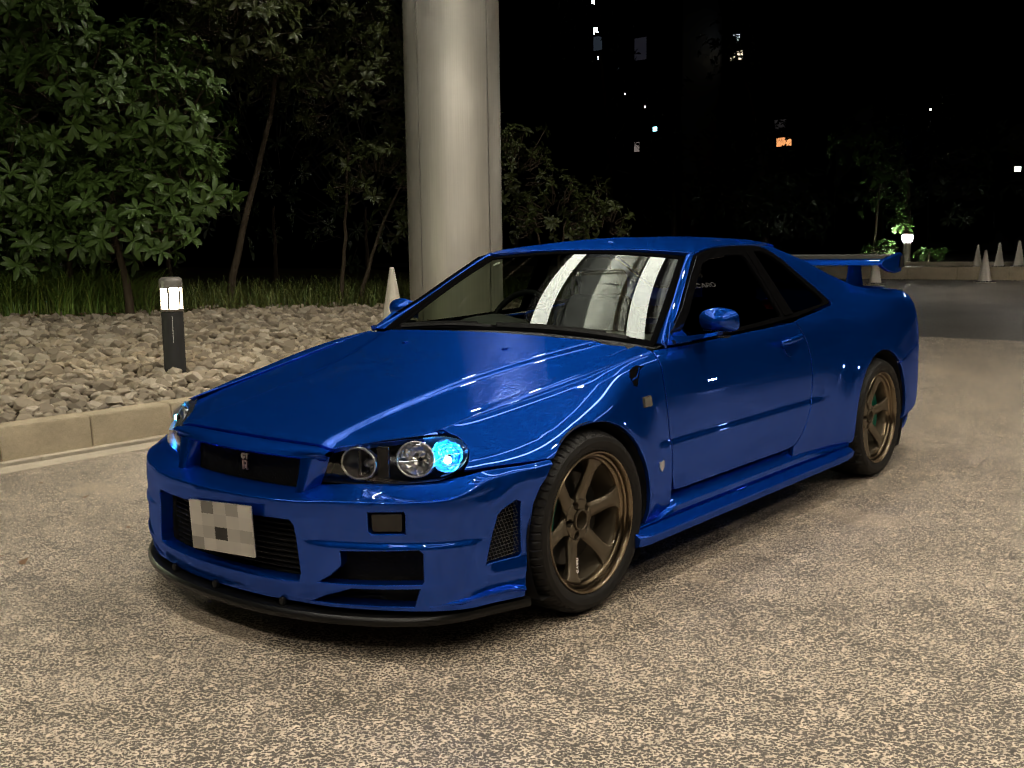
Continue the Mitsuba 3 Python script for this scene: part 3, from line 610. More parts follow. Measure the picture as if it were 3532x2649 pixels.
# ---- wheels
def wheel(wy, left, front):
    W_ = ck('wheel'); n = 0
    while f'{W_}__tyre' in scene: n += 1; W_ = ck(f'wheel_{n:03d}')
    xf = .886                      # outer lip plane
    def place(m):
        v, f = np.asarray(m[0], float), np.asarray(m[1]); v = v + [xf, wy, ZW]
        return (v, f) if left else (v * [-1, 1, 1], f[:, ::-1])
    # tyre profile (r, x): x=0 at the lip plane, negative inwards
    prof = [(.236, -.010), (.243, -.004), (.250, .004), (.262, .011), (.280, .0135), (.295, .008), (.306, -.006), (.3125, -.020), (.3165, -.036), (.3180, -.06), (.3185, -.12), (.3180, -.185), (.3165, -.210), (.3125, -.226), (.300, -.244), (.28, -.252), (.25, -.243), (.236, -.235)]
    N = 420
    v, f = rev(prof, N)
    r = np.hypot(v[:, 1], v[:, 2]); a = np.arctan2(v[:, 2], v[:, 1])
    gi = (np.round(a / (2 * np.pi) * N).astype(int)) % 6 == 0
    sh = gi & (r > .3055) & (v[:, 0] > -.20)
    v[sh, 1:] *= (1 - .0045 / r[sh])[:, None]
    # flatten the contact patch a touch
    v[:, 2] = np.where(v[:, 2] < -.3165, -.3165 - .0 * v[:, 2], v[:, 2])
    put(W_ + '__tyre', place((v, f)), 'm_rubber', 28)
    # circumferential grooves as darker channels: thin rings
    for gx in (-.055, -.10, -.145, -.19):
        gv, gf = rev([(.3192, gx + .004), (.3187, gx + .0005), (.3187, gx - .0005), (.3192, gx - .004)], 96); gv[:, 2] = np.maximum(gv[:, 2], -.316); put(W_ + '__groove', place((gv, gf)), 'm_blackmat', 30)
    rim = [(.2365, -.012), (.2435, -.004), (.2445, .001), (.2425, .004), (.2385, .003), (.2345, -.002), (.2325, -.010), (.2320, -.016), (.2255, -.020), (.2245, -.028), (.2215, -.032), (.2150, -.036), (.2120, -.044), (.2085, -.060), (.2060, -.10), (.2060, -.19), (.225, -.22), (.232, -.235)]
    v, f = rev(rim, 120); put(W_ + '__rim', place((v, f)), 'm_bronzelip', 35)
    v, f = rev([(.2150, -.0362), (.2115, -.046), (.2075, -.062), (.2050, -.10), (.2050, -.18)], 96); put(W_ + '__barrel', place((v, f)), 'm_bronze', 35)
    # spokes
    hub = Point(0, 0).buffer(.071, 48)
    zf = pl([0, .05, .071, .10, .15, .19, .214], [-.062, -.060, -.059, -.053, -.042, -.034, -.031])
    def face(y, z):
        return np.stack([zf(np.hypot(y, z)), y, z], 1)
    for k in range(6):
        A = math.radians(12 + 60 * k); c_, s_ = math.cos(A), math.sin(A)
        half = [(.055, .038), (.078, .0325), (.10, .0300), (.14, .0285), (.170, .0290), (.190, .033), (.203, .042), (.2125, .055)]
        cv = CubicSpline([h[0] for h in half], [h[1] for h in half])
        rr = np.linspace(.055, .2125, 24)
        pts = [(r_, float(cv(r_))) for r_ in rr] + [(.2150, 0.03), (.2160, 0), (.2150, -.03)] + [(r_, -float(cv(r_))) for r_ in rr[::-1]]
        pg = Polygon([(c_ * x - s_ * y, s_ * x + c_ * y) for x, y in pts]).buffer(0)
        ring = Point(0, 0).buffer(.2145, 64)
        pg = pg.intersection(ring).difference(Point(0, 0).buffer(.0705, 48))
        pg = max(getattr(pg, 'geoms', [pg]), key=lambda g: g.area)
        def sp_fn(y, z, c_=c_, s_=s_):
            p = face(y, z); off = -y * s_ + z * c_; rad = y * c_ + z * s_
            p[:, 0] -= .012 * np.clip(np.abs(off) / .026, 0, 1.6) ** 2.2 * ss(.21, .16, rad) * ss(.06, .09, rad)
            return p
        kk = panel(W_ + '__spoke', sp_fn, pg, ngrid((-.22, .22, .006)), ngrid((-.22, .22, .006)), 'm_bronze', (1, 0, 0), bs=.006, gap=0, bev=.0045, depth=.034)
        # move into place
        path = scene[kk]['filename']; v0, f0, n0, _, _ = meshkit.WRITTEN[path]
        del scene[kk]; v1, f1 = place((v0, f0)); n1 = n0 if left else n0 * [-1, 1, 1]
        putn(kk, v1, f1, n1, 'm_bronze')
        spk = kk
    hb = hub.difference(Point(0, 0).buffer(.037, 40))
    for k in range(5):
        t = math.radians(90 + 72 * k + 20); hb = hb.difference(Point(.0555 * math.cos(t), .0555 * math.sin(t)).buffer(.0135, 20))
    kk = panel(W_ + '__hub', lambda y, z: np.stack([-.054 - .006 * (np.hypot(y, z) / .071) ** 4, y, z], 1), hb, ngrid((-.08, .08, .006)), ngrid((-.08, .08, .006)), 'm_bronze', (1, 0, 0), bs=.005, gap=0, bev=.003, depth=.045)
    v0, f0, n0, _, _ = meshkit.WRITTEN[scene[kk]['filename']]; del scene[kk]; v1, f1 = place((v0, f0)); putn(kk, v1, f1, n0 if left else n0 * [-1, 1, 1], 'm_bronze')
    v, f = rev([(.037, -.052), (.0365, -.0465), (.033, -.0455), (.0305, -.048), (.0300, -.090), (.001, -.092)], 40); put(W_ + '__hub_bore', place((v, f)), 'm_bronze', 35)
    for k in range(5):
        t = math.radians(90 + 72 * k + 20); v, f = rev([(.0092, -.098), (.0092, -.084), (.006, -.082), (.001, -.082)], 12); put(W_ + '__lug_nut', place((v + [0, .0555 * math.cos(t), .0555 * math.sin(t)], f)), 'm_black')
    v, f = rev([(.001, -.098), (.085, -.098), (.160, -.102), (.163, -.104), (.163, -.132), (.001, -.134)], 64); put(W_ + '__brake_disc', place((v, f)), 'm_steel', 35)
    a0, a1 = (130, 205) if front else (-30, 40)
    secs = []
    for t in np.radians(np.linspace(a0, a1, 14)):
        c_, s_ = math.cos(t), math.sin(t); secs.append([[x, r_ * c_, r_ * s_] for r_, x in ((.112, -.085), (.165, -.075), (.172, -.085), (.172, -.145), (.112, -.145))])
    g = np.array(secs); 
    kv = g.reshape(-1, 3); n_ = 5; ff = []
    for i in range(13):
        for j in range(5):
            a, b = i * 5 + j, i * 5 + (j + 1) % 5; ff += [[a, b, b + 5], [a, b + 5, a + 5]]
    put(W_ + '__brake_caliper', place((kv, np.array(ff))), 'm_caliper', 35)
    if front and left:
        tm = meshkit.text_mesh('RAYS', .0125, .0006, True); v = np.array(tm.vertices); v[:, 0] -= v[:, 0].mean(); v[:, 1] -= v[:, 1].mean(); v[:, 0] *= 1.15
        A = math.radians(12 - 120); d = np.array([math.cos(A), math.sin(A)]); nn = np.array([-d[1], d[0]])
        yz = np.outer(v[:, 0] + .158, d) + np.outer(v[:, 1] + .010, nn)
        x = zf(np.hypot(yz[:, 0], yz[:, 1])) + .0012 + v[:, 2]
        lt_ = place((np.stack([x, yz[:, 0], yz[:, 1]], 1), np.array(tm.faces)))
        put(spk.rsplit('__', 1)[0] + '__lettering', lt_, 'm_white')
for wy, fr in ((0, True), (WB, False)):
    for lf in (True, False): wheel(wy, lf, fr)

# wheel-house liners and dark underbody
for wy, r in ((0, .352), (WB, .368)):
    for m in (False, True):
        A = np.radians(np.linspace(-48, 228, 44)); secs = [[[.884 - .0 * k, wy + r * math.cos(t), max(ZW + r * math.sin(t), .12)] for k in (0,)] + [[.55, wy + r * math.cos(t), max(ZW + r * math.sin(t), .12)], [.50, wy + .05 * math.cos(t), ZW + .05 * math.sin(t)]] for t in A]
        loft(ck('wheel_liner'), secs, 'm_blackmat', smooth=30, mirror=m)
put(ck('underbody'), cat([mv(rbox(1.60, 1.98, .06, .02), t=(0, 1.33, .215)), mv(rbox(1.05, 4.3, .06, .02), t=(0, 1.42, .215)), mv(rbox(1.15, .5, .04, .02), t=(0, -.48, .160)), mv(rbox(1.0, .9, .35, .02), t=(0, -.15, .42)), mv(rbox(1.1, .9, .3, .02), t=(0, 3.0, .45))]), 'm_blackmat', 40)

# ---- side skirts
for m in (False, True):
    secs = []
    for y in np.r_[np.linspace(.245, .60, 14), np.linspace(.7, 2.0, 14), np.linspace(2.05, 2.24, 6)]:
        fr = ss(.40, .585, y); re = ss(2.06, 1.72, y); tip = ss(.235, .30, y) * .5 + .5; e2 = ss(2.26, 2.10, y)
        zt = .240 + .078 * fr * (.25 + .75 * re); xo = .872 + .062 * (.55 + .45 * tip) * (.75 + .25 * e2)
        xin = .872 - .028 * fr
        secs.append([[.82, y, zt - .004], [xin - .006, y, zt], [xin + .012, y, .238 + (zt - .238) * .62], [.889, y, .238 + (zt - .238) * .34], [.892, y, .236 + (zt - .236) * .12], [.886, y, .229], [.896, y, .2225], [xo - .010, y, .2135], [xo - .001, y, .208], [xo, y, .201], [xo - .008, y, .176], [.885, y, .165], [.80, y, .165]])
    loft(ck('side_skirt'), secs, 'm_paint', True, True, 25, mirror=m)

# ---- door mirrors
for m in (False, True):
    k_ = ck('door_mirror' if not m else 'door_mirror_001'); mx = np.array([-1, 1, 1]) if m else np.ones(3)
    s = m3.Manifold.sphere(1, 32)
    hs = []
    for dx, dy, dz, r in ((-.052, .000, .004, .036), (.056, .004, .008, .034), (-.064, .004, -.022, .022), (.068, .008, -.020, .025), (.0, -.020, -.006, .036), (.035, -.016, .000, .036), (.005, .0, .014, .036)):
        hs.append(s.scale((r, r, r)).translate((.868 + dx * .9, .862 + dy, .938 + dz)))
    h = m3.Manifold.batch_hull(hs).refine_to_length(.006); mm = h.to_mesh(); tmx = trimesh.Trimesh(np.array(mm.vert_properties[:, :3], float), np.array(mm.tri_verts), process=True)
    trimesh.smoothing.filter_laplacian(tmx, iterations=14); tmx.vertices[:, 1] = np.minimum(tmx.vertices[:, 1], .899); tmx.vertices *= mx
    if m: tmx.invert()
    put(k_ + '__housing', tmx, 'm_paint', True)
    secs = [[[.795, y - .05, z] for y, z in ((.60, .868), (.78, .868), (.80, .885), (.76, .915), (.70, .93), (.64, .90))]]
    secs = [[(.800, .655, .872), (.800, .765, .872), (.795, .775, .888), (.795, .66, .905)], [(.835, .69, .878), (.835, .775, .876), (.835, .785, .893), (.835, .70, .900)], [(.860, .80, .888), (.860, .87, .886), (.860, .875, .902), (.860, .81, .902)], [(.90, .83, .895), (.90, .88, .893), (.90, .885, .907), (.90, .84, .907)]]
    loft(k_ + '__arm', secs, 'm_paint', True, True, 40, mirror=m)
    put(k_ + '__base_cover', mv((rbox(.12, .06, .010, .004)[0] * mx, rbox(.12, .06, .010, .004)[1] if not m else rbox(.12, .06, .010, .004)[1][:, ::-1]), rz(0), (.868 * mx[0], .865, .889)), 'm_black', 40)
    sail = Polygon([(.60, .872), (.70, .955), (.735, .945), (.79, .872)])
    panel(k_ + '__sail', lambda y, z: gl(y, z, .016), sail, ngrid((.6, .8, .02)), ngrid((.86, .97, .02)), 'm_paint', (1, 0, .6), gap=0, mirror=m)
    gv = np.array([(.80, .9005, .905), (.93, .9005, .905), (.93, .9005, .965), (.805, .9005, .965)]); put(k_ + '__mirror_glass', (gv * mx, np.array([[0, 1, 2], [0, 2, 3]])), 'm_chrome')

# ---- rear wing
RWK = ck('rear_wing')
def foil(y0, z0, ch, th, pitch, n=16):
    t = np.linspace(0, 1, n); up = th * (2.9 * np.sqrt(t) * (1 - t) + .15 * (1 - t)); up[0] = 0
    lo = -th * .45 * np.sin(np.pi * t) ** .8; P = np.r_[np.c_[t, up], np.c_[t, lo][-2:0:-1]]
    c, s_ = math.cos(pitch), math.sin(pitch)
    return [(y0 + ch * (p[0] * c) - ch * p[1] * s_, z0 + ch * p[0] * s_ + ch * p[1] * c) for p in P]
sec = foil(2.945, 1.119, .265, .10, .13)
loft(RWK + '__blade', [[[x, y, z] for y, z in sec] for x in np.linspace(-.765, .765, 9)], 'm_paint', True, True, 40)
yy = np.linspace(2.975, 3.195, 8)
up = [(y, 1.119 + .13 * (y - 2.945) + .265 * .10 * (2.9 * math.sqrt(t) * (1 - t) + .15 * (1 - t)) + .0035) for y in yy for t in [(y - 2.945) / .265]]
loft(RWK + '__top_skin', [[[x, y, z] for y, z in up] for x in (-.762, .762)], 'm_wingtop', smooth=60)
secs = [[[x, y, 1.158 + z] for y, z in ((3.192, 0), (3.204, .002), (3.206, .018), (3.200, .018))] for x in (-.762, .762)]
loft(RWK + '__flap', secs, 'm_wingtop', True, True, 30)
for sx in (-1, 1):
    ep = Polygon([(2.915, 1.128), (2.935, 1.145), (3.06, 1.168), (3.20, 1.186), (3.235, 1.180), (3.245, 1.15), (3.240, 1.10), (3.215, 1.078), (3.10, 1.072), (2.99, 1.090), (2.925, 1.112)]).buffer(.004).buffer(-.004)
    panel(RWK + '__end_plate', lambda y, z, sx=sx: np.stack([sx * (.778 + .012 * np.sin(np.clip((y - 2.9) / .35, 0, 1) * np.pi)), y, z], 1), ep, ngrid((2.9, 3.26, .015)), ngrid((1.05, 1.2, .012)), 'm_paint', (sx, 0, 0), gap=0, bev=.004, depth=.022)
    tm = Polygon([(3.175, 1.105), (3.222, 1.112), (3.222, 1.165), (3.185, 1.160)]).buffer(.006)
    panel(RWK + '__end_cap', lambda y, z, sx=sx: np.stack([sx * .7925 + 0 * y, y, z], 1), tm, ngrid((3.1, 3.3, .02)), ngrid((1.0, 1.2, .02)), 'm_black', (sx, 0, 0), gap=0, bev=.001, depth=.003)
    secs = []
    for t in np.linspace(0, 1, 10):
        z = .972 + t * .150; y0 = 2.905 + .06 * t ** .7; y1 = 3.19 - .055 * t ** .7; w = .016 + .010 * (1 - t) ** 3
        secs.append([[sx * (.575 - .0 * t) + w * math.cos(a), (y0 + y1) / 2 + (y1 - y0) / 2 * math.sin(a), z] for a in np.arange(20) * 2 * np.pi / 20])
    loft(RWK + '__stay', secs, 'm_paint', True, True, 50)

# ---- small outside parts
def on_side(pts3, y, z, o): return None
HP = Polygon([(1.475, .792), (1.478, .806), (1.50, .815), (1.655, .828), (1.690, .824), (1.698, .800), (1.685, .790), (1.52, .782)]).buffer(-.006).buffer(.010)
hc = (1.585, .803)
for k, m in enumerate((False, True)):
    dk = DOORS[k]
    hp = []
    sph = m3.Manifold.sphere(1, 24)
    for yy_, zz_, r_, o_ in ((1.485, .796, .011, .006), (1.53, .800, .014, .016), (1.60, .806, .0155, .019), (1.66, .811, .0145, .016), (1.690, .810, .011, .008)):
        hp.append(sph.scale((r_ * .8, r_, r_)).translate((float(SX(yy_, zz_)) + o_, yy_, zz_)))
    hm = hp[0]
    hm = m3.Manifold.batch_boolean([m3.Manifold.batch_hull([hp[i], hp[i + 1]]) for i in range(4)], m3.OpType.Add).refine_to_length(.006).to_mesh()
    ht = trimesh.Trimesh(np.array(hm.vert_properties[:, :3], float), np.array(hm.tri_verts), process=True); trimesh.smoothing.filter_laplacian(ht, iterations=5)
    if m: ht.vertices *= [-1, 1, 1]; ht.invert()
    put(dk + '__handle', ht, 'm_paint', True)
    cup = Polygon([(p[0], p[1]) for p in arc(1.60, .788, .048, 180, 360, 20)])
    panel(dk + '__handle_recess', lambda y, z: np.stack([SX(y, z) + .0015 + .004 * np.clip((.788 - z) / .045, 0, 1), y, z], 1), cup, ngrid((1.5, 1.7, .01)), ngrid((.7, .8, .01)), 'm_paint', (1, 0, 0), gap=0, bev=.002, depth=.003, mirror=m)
mat('m_amber', pr((.075, .068, .055), .3))
for k, m in enumerate((False, True)):
    fk = ck('front_fender' if not k else 'front_fender_001'); rnd_ = sbox(.352, .673, .398, .701).buffer(.006)
    panel(fk + '__side_marker', lambda y, z: np.stack([SX(y, z) + .009, y, z], 1), rnd_, ngrid((.3, .45, .01)), ngrid((.6, .75, .01)), 'm_amber', (1, 0, 0), gap=0, bev=.004, depth=.012, mirror=m)
    sh = Polygon([(.424, .458), (.440, .452), (.462, .458), (.460, .430), (.443, .414), (.428, .430)])
    panel(fk + '__badge', lambda y, z: np.stack([SX(y, z) + .005, y, z], 1), sh, ngrid((.4, .48, .008)), ngrid((.4, .48, .008)), 'm_chromesat', (1, 0, 0), gap=0, bev=.0015, depth=.006, mirror=m)
    lg = Polygon([(.303, .752), (.296, .785), (.318, .805), (.360, .818), (.408, .812), (.372, .800), (.345, .775), (.325, .745)]).difference(LineString([(.306, .772), (.335, .778), (.375, .808)]).buffer(.003))
    panel(fk + '__emblem', lambda y, z: np.stack([SX(y, z) + .0012, y, z], 1), lg, ngrid((.28, .42, .006)), ngrid((.7, .85, .006)), 'm_trim', (1, 0, 0), gap=0, bev=.0003, depth=.0008, bs=.003, mirror=m)
for sx in (-1, 1):
    p = bonnet_fn(np.array([sx * .273]), np.array([.279]))[0]
    put(BON + '__washer_nozzle', mv(rbox(.018, .022, .010, .004, 3), t=p + [0, 0, .002]), 'm_paint', 40)
# cowl and wipers
secs = []
for x in np.linspace(-.745, .745, 30):
    u = x / .745; secs.append([[x, .470, .858], [x, .50, .866 - .006 * u * u], [x, .58, .872 - .010 * u * u], [x, .655 - .03 * u * u, .872 - .020 * u * u], [x, .735 - .05 * u * u, .905 - .03 * u * u]])
loft(ck('cowl'), secs, 'm_black', smooth=30)
for a, b in (((.62, .630, .880), (-.08, .655, .900)), ((-.10, .640, .900), (-.66, .640, .876))):
    a, b = np.array(a), np.array(b); t = np.linspace(0, 1, 14)[:, None]; P_ = a + (b - a) * t; P_[:, 2] += .008 * np.sin(np.pi * t[:, 0]); P_[:, 1] += .02 * np.sin(np.pi * t[:, 0])
    w_ = ck('wiper'); n = 0
    while w_ + '__arm' in scene: n += 1; w_ = ck(f'wiper_{n:03d}')
    q = len(P_); secs = [[[*(p + [0, -.012 * (1 - i / q) - .006, .006])], [*(p + [0, .0, .016])], [*(p + [0, .010, .010])], [*(p + [0, .004, .0])]] for i, p in enumerate(P_)]
    loft(w_ + '__arm', secs, 'm_blackmat', True, True, 40)
    secs = [[[*(p + [0, .012, .012])], [*(p + [0, .016, .020])], [*(p + [0, .022, .012])], [*(p + [0, .018, .002])]] for p in P_[2:] + [-.03, .012, .002]]
    loft(w_ + '__blade', secs, 'm_rubber', True, True, 40)

# ---- cabin
dsh = [[[x, y, z - .02 * (x / .7) ** 2] for y, z in ((.70, .80), (.72, .865), (.80, .882), (.93, .888), (1.02, .880), (1.06, .84), (1.07, .62))] for x in np.linspace(-.70, .70, 15)]
loft(ck('dashboard'), dsh, 'm_dash', smooth=50)
bn = [[[-.37 + .17 * math.cos(a), y, .865 + h * math.sin(a)] for a in np.linspace(0, np.pi, 12)] for y, h in ((.80, .02), (.88, .062), (1.0, .068), (1.06, .05))]
loft(ck('dashboard', 'instrument_hood'), bn, 'm_dash', smooth=50)
A = np.arange(33) * 2 * np.pi / 32; Mst = rx(-.45)
ring = np.stack([.185 * np.cos(A), 0 * A, .185 * np.sin(A)], 1) @ Mst.T + np.array([-.37, 1.17, .86]); put(ck('steering_wheel', 'rim'), tubemesh(ring, .015, 8, False), 'm_black', 50)
put(ck('steering_wheel', 'hub'), cat([mv(rbox(.10, .03, .09, .012), Mst, (-.37, 1.165, .855)), mv(rbox(.34, .012, .03, .005), Mst, (-.37, 1.168, .858)), mv(rbox(.03, .012, .17, .005), Mst, (-.37, 1.162, .77))]), 'm_black', 40)
for sx in (-1, 1):
    s_ = ck('seat' if sx > 0 else 'seat_001'); mx = np.array([sx, 1, 1])
    def sh_(pts, r): 
        b = m3.Manifold.sphere(1, 20); h = m3.Manifold.batch_hull([b.scale((r, r, r)).translate(tuple(p)) for p in pts]).refine_to_length(.04); q_ = h.to_mesh(); return np.array(q_.vert_properties[:, :3], float), np.array(q_.tri_verts)
    put(s_ + '__cushion', mv(sh_([(dx, y, z) for dx in (-.2, .2) for y, z in ((1.30, .42), (1.72, .38), (1.30, .36), (1.72, .34))], .05), None, (sx * .38, 0, 0)), 'm_fabric', 50)
    put(s_ + '__backrest', mv(sh_([(dx, y, z) for dx in (-.21, .21) for y, z in ((1.72, .46), (1.86, .86))] + [(dx, 1.88, .93) for dx in (-.15, .15)], .055), None, (sx * .38, 0, 0)), 'm_fabric', 50)
    put(s_ + '__headrest', mv(sh_([(dx, 1.915, z) for dx in (-.10, .10) for z in (1.0, 1.08)], .045), None, (sx * .38, 0, 0)), 'm_fabric', 50)
put(ck('cabin_floor'), cat([mv(rbox(1.56, 2.1, .05, .01), t=(0, 1.65, .30)), mv(rbox(1.3, .5, .45, .05), t=(0, 2.35, .55)), mv(rbox(1.25, .5, .04, .01), t=(0, 2.55, .85))]), 'm_blackmat', 40)
loft(ck('headliner'), [[[x, y, z - .02 * (x / .55) ** 2] for x in np.linspace(-.54, .54, 9)] for y, z in ((1.27, 1.215), (1.5, 1.25), (1.8, 1.262), (2.0, 1.245))], 'm_fabric', smooth=50)
put(ck('interior_mirror'), mv(rbox(.24, .03, .065, .014), rz(.15), (0, 1.23, 1.165)), 'm_black', 40)
put(ck('interior_mirror', 'stalk'), tubemesh([(0, 1.22, 1.17), (0, 1.205, 1.21)], .008, 8), 'm_black')
put(ck('inspection_sticker'), (np.array([ws_fn(np.array([u]), np.array([v_]))[0] + np.array([0, .006, -.008]) for u, v_ in ((-.90, .88), (-.85, .88), (-.85, .925), (-.90, .925))]), np.array([[0, 1, 2], [0, 2, 3]])), 'm_white')
# ================================================================== THE PLACE
# ---- ground materials
def stone_speck(p, sc):
    q = p * sc
    wx = noise(q.x * .7, q.y * .7, 3.1) - .5; wy = noise(q.x * .7, q.y * .7, 9.7) - .5
    d1, d2, rnd_ = voronoi(q.x + wx * 1.1, q.y + wy * 1.1)
    return d1, d2, rnd_
def drive_col(p, n, uv):
    d1, d2, w = stone_speck(p, 118.0)
    big = fbm(p.x * .8, p.y * .8, 0.0, 4); mid = fbm(p.x * 7, p.y * 7, 2.0, 3)
    fine = noise(p.x * 260, p.y * 260, 1.0)
    thr = .36 + .24 * w + .22 * (mid - .5) + .12 * (big - .5)
    pit = smoothstep(thr + .10, thr - .06, d1) * smoothstep(.10, .30, w + .12)
    base = mix((.57, .475, .375), (.45, .375, .30), w) * (.82 + .36 * fine) * (.86 + .28 * big)
    s2, _u2, w2 = voronoi(p.x * 30, p.y * 30); base = base * (.80 + .40 * w2)
    dark = mix((.036, .030, .026), (.075, .063, .052), noise(p.x * 50, p.y * 50, 5.0))
    c = mix(base, dark, pit * .93)
    # a few rubbed pale spots and dark oily spots
    rub = smoothstep(.70, .80, fbm(p.x * 1.7 + 5, p.y * 2.3, 6.0, 3)); c = mix(c, mi.Color3f(.40, .32, .235), rub * .35)
    oil = smoothstep(.70, .78, fbm(p.x * 2.9 + 31, p.y * 2.9 + 7, 11.0, 3)); c = mix(c, mi.Color3f(.05, .043, .038), oil * .18)
    return c
def drive_h(p, n, uv):
    d1, d2, w = stone_speck(p, 92.0)
    return smoothstep(.15, .5, d1) * .004
mat('m_drive', dict(type='twosided', bsdf=dict(type='principled', base_color=proc(drive_col), roughness=.55, specular=.35)))
def road_col(p, n, uv):
    d1, d2, w = stone_speck(p, 60.0)
    big = fbm(p.x * .5, p.y * .5, 4.0, 4)
    return mix((.056, .050, .044), (.092, .082, .071), w) * (.6 + .8 * big)
mat('m_road', dict(type='twosided', bsdf=dict(type='principled', base_color=proc(road_col), roughness=.6, specular=.35)))
def soil_col(p, n, uv): return mix((.035, .027, .018), (.07, .055, .035), fbm(p.x * 9, p.y * 9, p.z * 9, 4))
mat('m_soil', dict(type='twosided', bsdf=dict(type='diffuse', reflectance=proc(soil_col))))
def conc(base, sc=1.0):
    def f(p, n, uv):
        g = noise(p.x * 300, p.y * 300, p.z * 300); b = fbm(p.x * 6 * sc, p.y * 6 * sc, p.z * 6 * sc, 4); m_ = fbm(p.x * 45, p.y * 45, p.z * 45, 3)
        return mi.Color3f(*base) * (.62 + .35 * b + .28 * m_ + .30 * (g - .5))
    return f
mat('m_kerb', dict(type='twosided', bsdf=dict(type='bumpmap', bsdf=dict(type='principled', base_color=proc(conc((.40, .335, .235))), roughness=.8, specular=.25), tex=proc(lambda p, n, uv: .6 * noise(p.x * 240, p.y * 240, p.z * 240) + .6 * noise(p.x * 90, p.y * 90, p.z * 90)), scale=.0022)))
mat('m_drain', dict(type='twosided', bsdf=dict(type='principled', base_color=proc(conc((.46, .40, .31))), roughness=.75, specular=.25)))
def rock_bump(p, n, uv): return fbm(p.x * 55, p.y * 55, p.z * 55, 4) + .5 * fbm(p.x * 16, p.y * 16, p.z * 16, 2)
mat('m_rock', dict(type='twosided', bsdf=dict(type='bumpmap', bsdf=dict(type='principled', base_color=dict(type='mesh_attribute', name='vertex_color'), roughness=.85, specular=.2), tex=proc(rock_bump), scale=.018)))
mat('m_grass', dict(type='twosided', bsdf=dict(type='principled', base_color=dict(type='mesh_attribute', name='vertex_color'), roughness=.5, specular=.3)))
def leafm(c): return dict(type='twosided', bsdf=dict(type='principled', base_color=rgb(*c), roughness=.45, specular=.3))
mat('m_leaf', leafm((.060, .105, .024))); mat('m_leaf_dim', leafm((.036, .046, .013))); mat('m_leaf_dark', leafm((.030, .045, .016)))  # dim leaves: the weak light is put into their green
mat('m_leaf_night', leafm((.010, .016, .006)))  # far leaves, with the darkness of night put into their colour
mat('m_bark', dict(type='twosided', bsdf=dict(type='diffuse', reflectance=proc(lambda p, n, uv: mix((.05, .038, .026), (.12, .095, .07), fbm(p.x * 20, p.y * 20, p.z * 5, 3))))))

# ---- sheets: soil to the horizon, road, speckled driveway, planted bank
def sheet(x0, x1, y0, y1, z, nx=1, ny=1):
    X, Y = np.meshgrid(np.linspace(x0, x1, nx + 1), np.linspace(y0, y1, ny + 1)); v = np.stack([X.ravel(), Y.ravel(), np.full(X.size, z)], 1)
    f = []
    for j in range(ny):
        for i in range(nx):
            a = j * (nx + 1) + i; f += [[a, a + 1, a + nx + 2], [a, a + nx + 2, a + nx + 1]]
    return v, np.array(f)
put('ground', sheet(-400, 400, -200, 500, -.06), 'm_soil'); tag('ground', kind='structure')
put('road', cat([sheet(-16, 30, 11.05, 31.0, -.003), sheet(-16, -3.49, 12.9, 11.05, -.004)]), 'm_road'); tag('road', kind='structure')
put('driveway', sheet(-3.115, 30, -14, 11.05, 0), 'm_drive'); tag('driveway', kind='structure')

def bank_z(x, y):
    d = np.clip(-3.60 - x, 0, 20); return .165 + .075 * np.minimum(d, 2.2) + .055 * np.clip(d - 2.2, 0, 5) + .05 * np.clip(d - 7, 0, 4)
X, Y = np.meshgrid(np.r_[np.linspace(-3.60, -9, 28), np.linspace(-10, -40, 8)], np.linspace(-8, 13, 60))
v = np.stack([X.ravel(), Y.ravel(), bank_z(X, Y).ravel()], 1); n = X.shape[1]
f = np.array([t for j in range(X.shape[0] - 1) for i in range(n - 1) for a in [j * n + i] for t in ([a, a + 1, a + n + 1], [a, a + n + 1, a + n])])
put('planted_bank', (v, f), 'm_soil', True); tag('planted_bank', kind='structure')

# ---- kerb blocks and slotted drain
tag('kerb', kind='structure'); tag('drain_channel', kind='structure')
for k in range(-5, 21):
    y0 = .012 + .592 * k; y1 = y0 + .585
    jx, jz = R.normal(0, .0022), R.normal(0, .0025)
    sec = [(-3.470, -.05), (-3.478, .100), (-3.486, .188), (-3.492, .203), (-3.506, .211), (-3.64, .212), (-3.648, .206), (-3.65, -.05)]
    b = .006; rows = []
    for yy, ins in ((y0, b), (y0 + b, 0), (y1 - b, 0), (y1, b)):
        c = np.array([-3.56, .08]); rows.append([[x + (c[0] - x) * ins / .09 + jx, yy, z + (c[1] - z) * ins / .13 + jz] for x, z in sec])
    loft('kerb__block', rows, 'm_kerb', True, True, 25)
for k in range(-5, 20):
    y0 = .225 + .594 * k; y1 = y0 + .589
    for (xa, xb), o in (((-3.468, -3.405), 0), ((-3.290, -3.118), -.01)):
        rows = []
        for yy, ins in ((y0 + o, .003), (y0 + o + .003, 0), (y1 + o - .003, 0), (y1 + o, .003)):
            rows.append([[xa + ins, yy, -.05], [xa + ins, yy, .002 - ins], [xa + .004, yy, .006 - ins], [xb - .004, yy, .006 - ins], [xb - ins, yy, .002 - ins], [xb - ins, yy, -.05]])
        loft('drain_channel__block', rows, 'm_drain', True, True, 25)
put('drain_channel__slot', sheet(-3.405, -3.29, -3, 12.1, -.022), 'm_blackmat')

